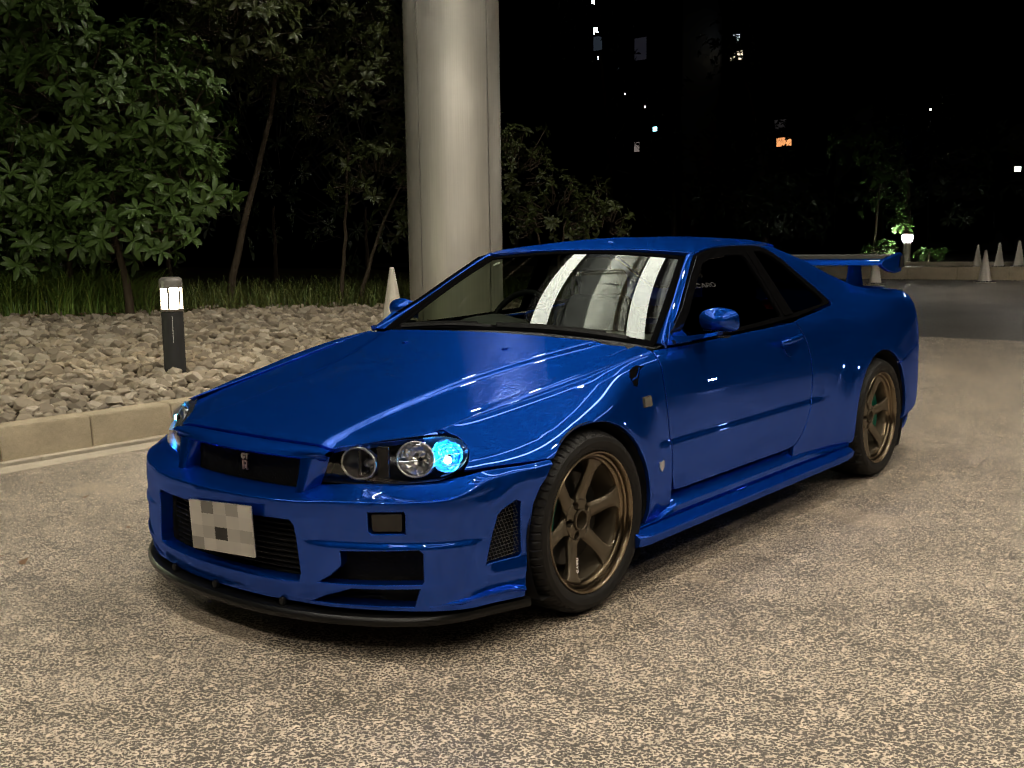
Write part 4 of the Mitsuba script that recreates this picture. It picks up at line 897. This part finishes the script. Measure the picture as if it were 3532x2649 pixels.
# ---- gravel bed of broken stone
tag('gravel_bed', kind='structure')
def in_view(p, mx=1.12):
    d = p - CAM; zf_ = d @ FWD; r_ = np.cross(FWD, UP); return (zf_ > 0) & (np.abs(d @ r_) < zf_ * .4837 * mx + .3) & (np.abs(d @ UP) < zf_ * .363 * mx + .4)
def grass_line(y): return -9.75 + .30 * (y - 1) + .12 * np.sin(y * 2.1)
stones = []
for step, sc, lift in ((.071, 1.0, .0), (.105, 1.5, .02)):
    xs_ = np.arange(-3.70, -10.2, -step); ys_ = np.arange(-2.2, 10, step)
    XX, YY = np.meshgrid(xs_, ys_); P = np.stack([XX.ravel(), YY.ravel()], 1) + R.uniform(-.5, .5, (XX.size, 2)) * step
    P = P[(P[:, 0] < -3.69) & (P[:, 0] > grass_line(P[:, 1]))]
    P = P[np.hypot(P[:, 0] + 6.0, P[:, 1] - 6.9) > .66]; P = P[np.hypot(P[:, 0] + 4.655, P[:, 1] - 2.0) > .125]
    p3 = np.c_[P, bank_z(P[:, 0], P[:, 1])]; p3 = p3[in_view(p3)]
    if sc > 1: p3 = p3[R.random(len(p3)) < .42]
    for p in p3:
        far = np.linalg.norm(p - CAM); s = min(sc * R.lognormal(0, .34) * .038, .075)
        stones.append((p + [0, 0, lift + s * .18], s, far))
def rock(p, s):
    n = 22; q = R.normal(size=(n, 3)); q /= np.linalg.norm(q, axis=1, keepdims=True); q *= R.uniform(.82, 1.08, (n, 1))
    q *= np.array([1.25, .95, .68]) * s; v, f = hull(q)
    a = R.uniform(0, 6.28); v = v @ (rz(a) @ rx(R.normal(0, .3)) @ ry(R.normal(0, .3))).T
    return v + p, f
def rock_colour(n):
    t = R.random(); c = np.array([(.40, .335, .25), (.34, .285, .215), (.47, .41, .325), (.28, .235, .18)][int(t * 4)]) * R.uniform(.72, 1.15)
    return np.tile(c, (n, 1))
stones.sort(key=lambda s: -s[1] / s[2])
rest_v, rest_f, rest_c, base = [], [], [], 0
for i, (p, s, far) in enumerate(stones):
    v, f = rock(p, s); col = rock_colour(len(v))
    if i < 290: put('gravel_bed__stone', (v, f), 'm_rock', False, color=col)
    else: rest_v.append(v); rest_f.append(f + base); rest_c.append(col); base += len(v)
put('gravel_bed__small_stones', (np.vstack(rest_v), np.vstack(rest_f)), 'm_rock', False, color=np.vstack(rest_c)); tag('gravel_bed__small_stones', 'rough tan broken stones filling the bed', kind='stuff')

# ---- bollard lamps along the kerb
mat('m_bollard', pr((.030, .030, .032), .55)); mat('m_bollardcap', pr((.30, .28, .25), .45, .5))
mat('m_lampglass', dict(type='diffuse', reflectance=rgb(.8, .8, .75)))
def bollard(x, y, z0, label, rad):
    B_ = thing('bollard_lamp', label, 'bollard lamp', 'bollard lamps along the drive'); o = np.array([x, y, z0])
    a = rev([(.001, -.1), (.086, -.1), (.086, .555), (.080, .566), (.001, .566)], 48, 'z'); put(B_ + '__post', mv(a, t=o), 'm_bollard', 40)
    a = rev([(.080, .566), (.092, .569), (.094, .585), (.086, .590), (.070, .590)], 48, 'z'); put(B_ + '__collar', mv(a, t=o), 'm_bollardcap', 40)
    for k in range(6):
        t0, t1 = math.radians(60 * k + 12 + 3.0), math.radians(60 * k + 72 + 12 - 3.0); tt = np.linspace(t0, t1, 9)
        v = np.array([(.082 * math.cos(t), .082 * math.sin(t), z) for z in (.590, .757) for t in tt]); f = np.array([q_ for i in range(8) for q_ in ([i, i + 1, i + 10], [i, i + 10, i + 9])])
        kk = put(B_ + '__pane', mv((v, f), t=o), 'm_lampglass', True); scene[kk]['emitter'] = dict(type='area', radiance=rgb(*rad))
        t = math.radians(60 * k + 12); put(B_ + '__mullion', mv(rbox(.013, .016, .170, .003, 3), rz(t), o + [.085 * math.cos(t), .085 * math.sin(t), .674]), 'm_bollardcap', 40)
    a = rev([(.070, .757), (.090, .757), (.092, .765), (.092, .810), (.088, .826), (.066, .842), (.001, .844)], 48, 'z'); put(B_ + '__cap', mv(a, t=o), 'm_bollardcap', 40)
    return B_, o
B_, o = bollard(-4.655, 2.0, .20, 'black cylindrical bollard lamp with glowing white panes standing in the stones behind the kerb', (19, 16, 11))
put(B_ + '__cord', tubemesh([o + np.array([.05 + .042, -.062, .53]) * [1, 1, 1] + [0, 0, -.03 * k] for k in range(8)], .0025, 6), 'm_white')
for dx, dy in ((.02, -.14), (.12, -.09), (-.11, -.09)):
    v, f = rock(np.array([-4.655 + dx, 2.0 + dy, .25]), .075); put('gravel_bed__stone', (v, f), 'm_rock', False, color=rock_colour(len(v)))
bollard(-6.4, -0.9, .36, 'bollard lamp outside the left edge of the view, lighting the shrub', (52, 56, 35))
B2, o2 = bollard(8.6, 14.6, 0, 'far bollard lamp outside the right edge of the view', (90, 74, 52))

# ---- grass
def blades(P, h, w, lean, tint):
    V, F, C, b = [], [], [], 0
    for p in P:
        hh = h * R.uniform(.55, 1.2); a = R.uniform(0, 6.28); d = np.array([math.cos(a), math.sin(a), 0]); sd = np.array([-d[1], d[0], 0]) * w * R.uniform(.7, 1.2); l = lean * R.uniform(.2, 1.3) * hh
        pts = [(0, 0, 1), (.35, .10, 1), (.7, .42, .8), (.92, .80, .5), (.96, 1.05, .05)]
        rows = [p + np.array([0, 0, hh * t]) + d * l * q for t, q, _ in pts]
        V += [x for r_, (_, _, k) in zip(rows, pts) for x in (r_ - sd * k, r_ + sd * k)]
        F += [t for i in range(4) for t in ([b + 2 * i, b + 2 * i + 1, b + 2 * i + 3], [b + 2 * i, b + 2 * i + 3, b + 2 * i + 2])]; b += 10
        c = np.array(tint) * R.uniform(.6, 1.35) * np.array([R.uniform(.85, 1.25), 1, R.uniform(.7, 1.1)]); C += [c] * 10
    return np.array(V), np.array(F), np.array(C)
def scatter(n, f): return np.array([f() for _ in range(n)])
def band(a, b, lo, hi):
    def f():
        y = R.uniform(a, b); x = grass_line(y) - R.uniform(lo, hi); return (x, y, bank_z(x, y) - .01)
    return f
cl = []
for _ in range(85):                                        # arching tufts on the left
    y = R.uniform(1.2, 4.2); x = grass_line(y) - abs(R.normal(0, .40)) + .25; P0 = np.array([x, y, bank_z(x, y)])
    cl.append(P0 + np.c_[R.normal(0, .05, (34, 2)), np.zeros(34)])
g1 = blades(np.vstack(cl), .50, .0075, 1.25, (.15, .24, .055))
g2 = blades(scatter(5200, band(3.8, 12.5, -.45, 2.2)), .30, .0060, .95, (.11, .145, .045))
g3 = blades(scatter(900, band(1, 9, -.35, .1)), .16, .006, .7, (.075, .095, .03))
vv = [g[0] for g in (g1, g2, g3)]; off = np.cumsum([0] + [len(x) for x in vv])
put('grass', (np.vstack(vv), np.vstack([g[1] + o_ for g, o_ in zip((g1, g2, g3), off)])), 'm_grass', False, color=np.vstack([g[2] for g in (g1, g2, g3)])); tag('grass', 'long arching green grass along the back of the stone bed', 'grass', kind='stuff')
def dead_leaves():
    out = []
    for _ in range(160):
        y = R.uniform(1.5, 7); x = grass_line(y) + R.uniform(-.3, .35); s = R.uniform(.03, .06)
        v, f = hull(R.normal(size=(7, 3)) * np.array([s, s * .6, s * .12])); out.append((v + [x, y, bank_z(x, y) + .05], f))
    for _ in range(26):
        x, y = R.uniform(-3.05, -1.2), R.uniform(-2.5, 1.6); s = R.uniform(.012, .028)
        v, f = hull(R.normal(size=(7, 3)) * np.array([s, s * .55, s * .10])); out.append((v @ rz(R.uniform(0, 6)).T + [x, y, .006], f))
    return cat(out)
mat('m_litter', pr((.14, .075, .035), .8)); put('leaf_litter', dead_leaves(), 'm_litter'); tag('leaf_litter', 'fallen brown leaves along the grass edge and by the kerb', 'leaves', kind='stuff')

# ---- shrubs and trees: whorls of long leaves on twigs
def leaf_template(L, W):
    rows = []
    for t, w, z in ((0, .10, 0), (.30, .62, .07), (.62, 1.0, .05), (.88, .62, -.05), (1, .06, -.12)):
        rows += [(t * L, -w * W / 2, z * L + .05 * L * w), (t * L, 0, z * L), (t * L, w * W / 2, z * L + .05 * L * w)]
    f = []
    for i in range(4):
        for j in range(2):
            a = i * 3 + j; f += [[a, a + 1, a + 4], [a, a + 4, a + 3]]
    return np.array(rows), np.array(f)
def whorl(c, d, n, L, W):
    d = d / np.linalg.norm(d); a = np.cross(d, [.31, .22, .9]); a /= np.linalg.norm(a); b = np.cross(d, a); out = []
    ph = R.uniform(0, 6.28)
    for k in range(n):
        t = ph + 6.283 * k / n + R.normal(0, .18); el = R.uniform(-.1, .75); l = L * R.uniform(.7, 1.15)
        ax = (math.cos(t) * a + math.sin(t) * b) * math.cos(el) + d * math.sin(el); ax[2] -= .12; ax /= np.linalg.norm(ax)
        sd = np.cross(d, ax); sd /= np.linalg.norm(sd) + 1e-9; up = np.cross(ax, sd)
        v, f = leaf_template(l, W * l / L * R.uniform(.85, 1.1)); tw = R.normal(0, .25)
        sd2 = sd * math.cos(tw) + up * math.sin(tw); up2 = np.cross(ax, sd2)
        out.append((c + v[:, :1] * ax + v[:, 1:2] * sd2 + v[:, 2:] * up2, f))
    return out
def plant(name, label, catg, lobes, nwh, L, W, leafmat, trunks, group=None, indiv=0, nl=(7, 10), barkr=.05, shell=.55):
    K = thing(name, label, catg, group)
    vol = np.array([np.prod(l[1]) ** (2 / 3) for l in lobes]); prob = vol / vol.sum(); leaves, twigs = [], []
    for _ in range(nwh):
        li = R.choice(len(lobes), p=prob); c, r = np.array(lobes[li][0]), np.array(lobes[li][1])
        q = R.normal(size=3); q /= np.linalg.norm(q)
        if q[2] < -.6: q[2] = -q[2] * .5
        rr = shell + (1.04 - shell) * R.random() ** .6; p = c + q * r * rr
        d = q + np.array([0, 0, .45]) + R.normal(0, .25, 3)
        leaves += whorl(p, d, R.integers(*nl), L, W)
        if R.random() < .7: s = c + q * r * rr * .55 - [0, 0, .12 * r[2]]; m_ = (s + p) / 2 + R.normal(0, .05, 3) + [0, 0, -.04]; twigs.append(tubemesh([s, m_, p], [.009, .007, .004], 5, False))
    for i, t in enumerate(trunks):
        t = np.array(t, float); n_ = len(t)
        put(K + '__trunk', tubemesh(CubicSpline(np.linspace(0, 1, n_), t)(np.linspace(0, 1, 12)) + R.normal(0, .008, (12, 3)), np.linspace(barkr, barkr * .4, 12), 9), 'm_bark', 50)
    if twigs: put(K + '__twigs', cat(twigs), 'm_bark', True); tag(K + '__twigs', kind='stuff')
    if indiv:
        dist = [np.linalg.norm(l[0].mean(0) - CAM) for l in leaves]; order = np.argsort(dist)
        for i in order[:indiv]: put(K + '__leaf', leaves[i], leafmat, True)
        leaves = [leaves[i] for i in order[indiv:]]
    put(K + '__foliage', cat(leaves), leafmat, True); tag(K + '__foliage', kind='stuff')
    return K
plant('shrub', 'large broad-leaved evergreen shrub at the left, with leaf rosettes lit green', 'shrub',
      [((-9.45, 3.0, 2.1), (1.15, 1.1, .95)), ((-8.7, 3.55, 2.95), (1.2, 1.1, 1.0)), ((-8.0, 4.15, 2.75), (.75, .75, 1.05)), ((-9.2, 3.0, 3.7), (1.1, 1.0, .9)), ((-8.35, 3.8, 1.75), (.85, .8, .62)), ((-10.0, 2.5, 3.0), (1, 1, 1.3)), ((-8.1, 3.85, 1.40), (.75, .65, .5)), ((-9.3, 2.9, 1.35), (.8, .7, .55)), ((-7.75, 4.3, 2.0), (.55, .55, .6)), ((-8.9, 3.3, 1.5), (.8, .7, .5))],
      1250, .190, .062, 'm_leaf', [[(-9.75, 3.5, .4), (-9.7, 3.5, 1.2), (-9.6, 3.3, 2.2)], [(-8.35, 3.85, .4), (-8.3, 3.75, 1.0), (-8.5, 3.6, 2.2)], [(-9.1, 3.6, .4), (-9.05, 3.5, 1.0), (-8.8, 3.5, 2.0)]], indiv=290, nl=(7, 11), barkr=.06)
plant('tree', 'dim slender tree with a leaning bare trunk between the large shrub and the column', 'tree',
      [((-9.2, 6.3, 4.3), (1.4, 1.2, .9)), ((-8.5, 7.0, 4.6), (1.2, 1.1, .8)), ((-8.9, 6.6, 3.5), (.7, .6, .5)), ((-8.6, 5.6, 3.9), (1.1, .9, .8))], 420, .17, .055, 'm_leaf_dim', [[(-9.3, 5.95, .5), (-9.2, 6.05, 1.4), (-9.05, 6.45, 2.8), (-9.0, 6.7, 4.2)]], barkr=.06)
plant('shrub', 'dim twiggy shrub with two thin trunks just left of the column', 'shrub',
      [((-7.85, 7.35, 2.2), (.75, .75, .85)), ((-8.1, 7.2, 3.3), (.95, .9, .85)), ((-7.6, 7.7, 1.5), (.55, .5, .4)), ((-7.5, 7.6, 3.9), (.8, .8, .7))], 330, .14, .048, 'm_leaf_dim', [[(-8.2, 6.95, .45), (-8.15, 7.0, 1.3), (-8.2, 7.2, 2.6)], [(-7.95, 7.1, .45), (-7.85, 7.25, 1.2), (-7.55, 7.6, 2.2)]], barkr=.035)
plant('shrub', 'rounded olive shrub behind the car roof, right of the column', 'shrub',
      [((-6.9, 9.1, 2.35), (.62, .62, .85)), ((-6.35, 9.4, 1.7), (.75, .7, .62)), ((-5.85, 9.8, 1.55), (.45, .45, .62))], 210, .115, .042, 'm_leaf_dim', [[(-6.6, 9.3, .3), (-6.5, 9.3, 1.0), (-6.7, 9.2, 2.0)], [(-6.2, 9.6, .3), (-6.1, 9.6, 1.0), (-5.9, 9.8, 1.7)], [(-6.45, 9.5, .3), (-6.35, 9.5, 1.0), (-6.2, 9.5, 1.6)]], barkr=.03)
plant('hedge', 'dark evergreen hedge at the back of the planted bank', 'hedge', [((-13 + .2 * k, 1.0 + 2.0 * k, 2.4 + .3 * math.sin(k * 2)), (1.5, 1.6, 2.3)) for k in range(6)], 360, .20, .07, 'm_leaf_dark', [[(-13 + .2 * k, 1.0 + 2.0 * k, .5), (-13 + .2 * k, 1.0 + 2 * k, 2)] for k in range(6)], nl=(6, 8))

# ---- clad column
mat('m_clad', dict(type='twosided', bsdf=dict(type='principled', base_color=proc(lambda p, n, uv: mix((.63, .60, .54), (.73, .70, .64), fbm(p.x * 1.5, p.y * 1.5, p.z * .8, 3)) * (.95 + .1 * noise(p.x * 150, p.y * 150, p.z * 1.5))), roughness=.46, metallic=.55)))
C_ = thing('column', 'thick round column clad in pale brushed metal sheets behind the car', 'column'); cc = np.array([-6.0, 6.9]); view = math.atan2(CAM[1] - cc[1], CAM[0] - cc[0])
for a0, a1 in ((-43.7, 44.7), (46.5, 132.7), (134.5, 225.7), (227.5, 314.5)):
    t = np.radians(np.linspace(a0, a1, 34)) + view; z0, z1 = .2, 7.2
    ring = [(.572, t[0] + .004), *[(.580, x) for x in t], (.572, t[-1] - .004)]; ring = [(.55, t[0] + .004)] + ring + [(.55, t[-1] - .004)]
    loft(C_ + '__cladding_sheet', [[[cc[0] + r_ * math.cos(x), cc[1] + r_ * math.sin(x), z] for r_, x in ring] for z in (z0, 2.0, 4.5, z1)], 'm_clad', smooth=40)
v, f = rev([(.553, .1), (.553, 7.2)], 48, 'z'); put(C_ + '__core', mv((v, f), t=(*cc, 0)), 'm_blackmat', True)

# ---- traffic cones
mat('m_cone', pr((.78, .73, .63), .5)); mat('m_conebase', pr((.02, .02, .02), .7))
def cone(x, y, z, h, label, group='white traffic cones'):
    K = thing('traffic_cone', label, 'traffic cone', group); s = h / .7
    v, f = rev([(.145 * s, .03 * s), (.135 * s, .045 * s), (.028 * s, .675 * s), (.026 * s, .69 * s), (.018 * s, .70 * s), (.001, .70 * s)], 32, 'z'); put(K + '__body', mv((v, f), t=(x, y, z)), 'm_cone', 40)
    put(K + '__base', mv(rbox(.38 * s, .38 * s, .035 * s, .012 * s), rz(.4), (x, y, z + .0175 * s)), 'm_conebase', 40)
    put(K + '__base_rim', mv(rbox(.40 * s, .40 * s, .014 * s, .006 * s), rz(.4), (x, y, z + .009 * s)), 'm_cone', 40)
cone(-5.72, 5.52, .33, .70, 'off-white cone on the stones beside the clad column')
cone(-8.23, 27.0, .0, .88, 'off-white cone standing behind the rear wing of the car')
cone(-5.82, 28.95, .0, .92, 'off-white cone on the road in front of the low wall, right of the car')
cone(-7.2, 33.1, .32, .72, 'off-white cone on the raised kerb, left of three behind the wall')
cone(-6.65, 33.5, .32, .78, 'off-white cone on the raised kerb, middle of three behind the wall')
cone(-6.17, 33.95, .32, .84, 'off-white cone at the right edge of the view behind the wall')

# ---- low wall and raised pavement at the far end
W_ = thing('low_wall', 'low concrete retaining wall across the far end of the road', 'wall')
for k in range(24):
    x0 = -26 + k * 1.5; put(W_ + '__block', mv(rbox(1.49, .30, .46, .02), rz(0.02 * 0), (x0, 31.15 + .012 * k, .16)), 'm_kerb', 40)
put('pavement', sheet(-40, 40, 31.3, 60, .325), 'm_road'); tag('pavement', kind='structure')
K_ = thing('kerb_strip', 'pale kerb edge on the raised pavement at the far right', 'kerb')
for k in range(14): put(K_ + '__block', mv(rbox(1.18, .22, .16, .02), t=(-16 + 1.2 * k, 34.6 + .05 * k, .38)), 'm_drain', 40)

# ---- lamp post far right, with the tree it lights
LP_ = thing('lamp_post', 'short lit lamp post glowing white beyond the low wall at right', 'lamp post'); lo = np.array([-10.37, 35.75, .32])
put(LP_ + '__post', mv(rev([(.001, 0), (.13, 0), (.13, .82), (.001, .82)], 24, 'z'), t=lo), 'm_bollardcap', 40)
v, f = rev([(.12, .82), (.17, .86), (.19, .95), (.19, 1.06), (.12, 1.10), (.001, 1.10)], 24, 'z'); kk = put(LP_ + '__globe', mv((v, f), t=lo), 'm_lampglass', 40); scene[kk]['emitter'] = dict(type='area', radiance=rgb(90, 94, 80))
put(LP_ + '__cap', mv(rev([(.10, 1.10), (.20, 1.105), (.20, 1.13), (.001, 1.16)], 24, 'z'), t=lo), 'm_bollardcap', 40)
mat('m_leaf_far', leafm((.06, .12, .03)))
plant('tree', 'bright green tree leaning over the far lamp post', 'tree', [((-11.6, 36.9, 3.0), (1.1, 1.0, 1.5)), ((-11.0, 36.6, 1.75), (.45, .5, .6)), ((-12.6, 37, 4.6), (1.4, 1.2, 1.2))], 110, .26, .11, 'm_leaf_far', [[(-12.2, 37.2, .3), (-12.0, 37.1, 2), (-11.9, 37, 4)]], nl=(5, 8), shell=.3)
plant('shrub', 'low shrub at the foot of the far lamp post', 'shrub', [((-10.0, 37.0, .6), (.7, .5, .45)), ((-11.6, 36.6, .8), (.8, .5, .6))], 60, .18, .07, 'm_leaf_far', [[(-10, 37, .3), (-10, 37, .8)]], nl=(5, 8), shell=.3)
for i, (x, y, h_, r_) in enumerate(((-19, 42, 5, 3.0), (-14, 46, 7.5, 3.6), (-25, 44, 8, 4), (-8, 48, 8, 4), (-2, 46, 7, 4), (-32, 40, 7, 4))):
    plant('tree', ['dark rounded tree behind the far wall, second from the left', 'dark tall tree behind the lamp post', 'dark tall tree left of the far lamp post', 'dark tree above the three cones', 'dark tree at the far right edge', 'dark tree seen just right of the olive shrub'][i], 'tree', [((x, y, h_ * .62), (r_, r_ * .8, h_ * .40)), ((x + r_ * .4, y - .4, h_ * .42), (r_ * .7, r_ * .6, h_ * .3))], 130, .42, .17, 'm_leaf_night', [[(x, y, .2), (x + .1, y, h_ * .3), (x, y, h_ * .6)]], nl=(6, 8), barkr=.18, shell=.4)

plant('tree', 'tall dark tree breaking up the cool white window lights at top centre', 'tree', [((-39.3, 57.6, 15.6), (3.4, 2.5, 4.6)), ((-36.5, 60, 11), (3, 2.5, 3))], 150, .42, .19, 'm_leaf_night', [[(-38.5, 58.5, .2), (-38.6, 58.4, 7), (-39, 58, 14)]], nl=(6, 9), barkr=.3, shell=.25)
plant('tree', 'tall dark tree whose leaves cut across the orange window light', 'tree', [((-31.6, 63.2, 13.8), (2.6, 2.2, 3.2)), ((-28.2, 63.2, 7.6), (2.8, 2.4, 2.6))], 150, .42, .19, 'm_leaf_night', [[(-29.5, 63.6, .2), (-29.8, 63.6, 6), (-31, 63.4, 12)]], nl=(6, 9), barkr=.3, shell=.25)
# ---- far buildings with a few lit windows
mat('m_facade', pr((.035, .036, .042), .8)); mat('m_paned', pr((.015, .016, .02), .2)); mat('m_litpane', dict(type='diffuse', reflectance=rgb(.5, .5, .5)))
def building(label, x0, x1, y, h, lit, nx, nz):
    K = thing('distant_building', label, 'building')
    put(K + '__wall', mv(rbox(x1 - x0, 12, h, .05, 3), t=((x0 + x1) / 2, y + 6, h / 2)), 'm_facade')
    put(K + '__roof', mv(rbox(x1 - x0 + .6, 12.6, .5, .05, 3), t=((x0 + x1) / 2, y + 6, h + .26)), 'm_facade')
    for i in range(nx):
        for j in range(nz):
            cx = x0 + (i + .5) * (x1 - x0) / nx; cz = 3 + j * (h - 4) / nz
            if any(abs(cx - l[0]) < 1.6 and abs(cz - l[1]) < 1.9 for l in lit): continue
            put(K + '__window', mv(rbox((x1 - x0) / nx * .45, .16, (h - 4) / nz * .42, .02, 3), t=(cx, y - .04, cz)), 'm_paned')
    for lx, lz, w, hh, col in lit:
        put(K + '__window', mv(rbox(w + .16, .14, hh + .16, .02, 3), t=(lx, y - .05, lz)), 'm_paned')
        kk = put(K + '__lit_pane', (np.array([(lx - w / 2, y - .135, lz - hh / 2), (lx + w / 2, y - .135, lz - hh / 2), (lx + w / 2, y - .135, lz + hh / 2), (lx - w / 2, y - .135, lz + hh / 2)]), np.array([[0, 1, 2], [0, 2, 3]])), 'm_litpane')
        scene[kk]['emitter'] = dict(type='area', radiance=rgb(*col))
# rays to these lit windows were measured at 100 m depth; they are set on facades at about that distance
building('far dark office block with cool white lit windows, left of two', -70, -47.5, 83.5, 27.5, [(-56.9, 21.4, .55, .6, (3.6, 4.8, 4.6)), (-57.2, 24.0, .4, .45, (3, 3.6, 3.4)), (-56.6, 18.85, .3, .3, (1.2, 1.4, 1.5)), (-56.7, 20.2, 1.0, 1.3, (.006, .008, .011)), (-51.9, 19.1, 1.3, 2.0, (.0035, .0035, .005)), (-50.3, 11.7, .45, .4, (.7, 1.9, 2.1)), (-53.6, 15.2, .16, .16, (1, 1, .9)), (-51.4, 13.8, .2, .2, (.7, .7, .6)), (-52.3, 10.2, .6, .9, (.06, .05, .045))], 6, 6)  # faintest panes glow in place of dim grey wall patches
building('far dark apartment block with one orange lit window, right of two', -46.6, -36, 91, 24, [(-46.0, 20.3, .7, .7, (.45, .55, .6)), (-45.95, 18.7, 1.3, .8, (.55, .48, .32)), (-41.0, 10.35, 1.5, .8, (.42, .17, .06)), (-41.4, 11.8, 1.2, 1.2, (.005, .0045, .0045))], 3, 6)
building('far low house at right with small pale lights', -32, -14, 104, 15, [(-32.0, 13.6, .24, .22, (.8, .8, .7)), (-23.9, 7.5, .6, .5, (.9, 1.1, .8))], 5, 3)

# ---- the canopy above: steel beams, luminous strips, lit soffit, downlights
mat('m_soffit', pr((.6, .6, .57), .6)); mat('m_beam', pr((.05, .05, .05), .5)); mat('m_rail', pr((.6, .58, .5), .3, .8)); mat('m_emit', dict(type='diffuse', reflectance=rgb(.7, .7, .7)))
CN = thing('canopy', 'steel entrance canopy overhead with luminous strips, seen mirrored in the windscreen', 'canopy')
H = 5.0
def strip(x0, x1, y0, y1, z, col, up=False):
    v = np.array([(x0, y0, z), (x0, y1, z), (x1, y1, z), (x1, y0, z)]); kk = put(CN + '__luminous_strip', (v, np.array([[0, 1, 2], [0, 2, 3]])), 'm_emit'); scene[kk]['emitter'] = dict(type='area', radiance=rgb(*col))
    v2 = v[::-1] + [0, 0, .072]; kk = put(CN + '__uplight', (v2, np.array([[0, 1, 2], [0, 2, 3]])), 'm_emit'); scene[kk]['emitter'] = dict(type='area', radiance=rgb(*[c * (4 if x0 < 0 else .05) for c in col]))
    put(CN + '__strip_tray', mv(rbox(abs(x1 - x0) + .06, abs(y1 - y0), .06, .01, 3), t=((x0 + x1) / 2, (y0 + y1) / 2, z + .035)), 'm_beam')
strip(-3.28, -3.10, -5, 5.4, H, (1.7, 1.75, 1.45))
strip(-2.28, -2.10, -5, 5.4, H, (1.7, 1.75, 1.45))
strip(2.9, 3.08, -7, 7.0, H, (5.0, 4.3, 3.1))
for x in (1.0, 1.55, 2.1): strip(x, x + .05, -1.5, 6.0, H - .02, (2.6, 2.4, 2.0))
strip(6.2, 6.38, -7, 9.0, H, (5.0, 4.3, 3.1))
for k in range(8):
    y0 = -4.9 + k * 1.3; put(CN + '__soffit_panel', mv(rbox(.55, 1.27, .03, .008, 3), t=(-2.78, y0 + .63, H + .47)), 'm_soffit', 30)
    put(CN + '__cross_rail', tubemesh([(-3.1, y0, H + .10), (-2.2, y0 + .18, H + .10)], .022, 8), 'm_rail', 50)
    put(CN + '__cross_rail', tubemesh([(-3.1, y0 + .07, H + .10), (-2.2, y0 + .25, H + .10)], .014, 8), 'm_rail', 50)
put(CN + '__long_rail', tubemesh([(-2.45, -5, H + .08), (-2.45, 5.4, H + .08)], .022, 8), 'm_rail', 50)
for x in (-3.42, -2.02, .5, 4.6, 8.0): put(CN + '__beam', mv(rbox(.16, 12, .34, .01, 3), t=(x, .2, H + .32)), 'm_beam', 30)
put(CN + '__roof_slab', mv(rbox(13.6, 13.4, .2, .02, 3), t=(3.3, .0, H + .62)), 'm_beam', 30)
for x in (-4.0, -4.3): put(CN + '__edge_cable', tubemesh([(x, -5, H + .1), (x, 5.4, H + .1)], .012, 6), 'm_rail', 50)
def downlight(x, y, col, r=.085):
    v, f = rev([(r, 0), (.001, .0)], 20, 'z'); kk = put(CN + '__downlight', mv((v, f), t=(x, y, H + .5)), 'm_emit')
    v_, f_ = meshkit.WRITTEN[scene[kk]['filename']][:2]
    n_ = np.cross(v_[f_[0][1]] - v_[f_[0][0]], v_[f_[0][2]] - v_[f_[0][0]])
    if np.cross(v_[f_[-1][1]] - v_[f_[-1][0]], v_[f_[-1][2]] - v_[f_[-1][0]])[2] > 0 or n_[2] > 0: scene[kk] = mikit.ply((v_, f_[:, ::-1]), 'm_emit')
    scene[kk]['emitter'] = dict(type='area', radiance=rgb(*col))
    put(CN + '__downlight_ring', mv(rev([(r, 0), (r + .02, -.006), (r + .02, .01)], 20, 'z'), t=(x, y, H + .5)), 'm_rail', 40)
for x, y in ((-5.30, 5.70), (-4.80, 6.45)):   # pair of spots that wash the column
    H += .7; downlight(x, y, (330, 306, 260)); H -= .7
for x in (-.9, 1.75, 4.5):
    for y in (-5.4, -1.6, 2.9): downlight(x, y, (400, 366, 308))
for x, y, q in ((1.6, 6.0, 1.15), (7.5, 3.5, 1.0)): downlight(x, y, (400 * q, 366 * q, 308 * q))

# ---- unseen lamp added off to the right to brighten the far cones
SL = thing('added_street_lamp', 'added street lamp outside the right edge of the view, put there to light the far cones', 'street lamp')
put(SL + '__post', tubemesh([(.0, 24.0, 0), (.0, 24.0, 4), (-.1, 24.0, 4.3), (-1.0, 24.0, 4.5)], [.09, .06, .05, .05], 12), 'm_bollard', 50)
put(SL + '__head', mv(rbox(.9, .3, .12, .03), t=(-1.3, 24.0, 4.5)), 'm_bollard', 40)
kk = put(SL + '__diffuser', (np.array([(-1.7, 23.88, 4.436), (-1.7, 24.12, 4.436), (-.9, 24.12, 4.436), (-.9, 23.88, 4.436)]), np.array([[0, 1, 2], [0, 2, 3]])), 'm_emit'); scene[kk]['emitter'] = dict(type='area', radiance=rgb(340, 314, 266))
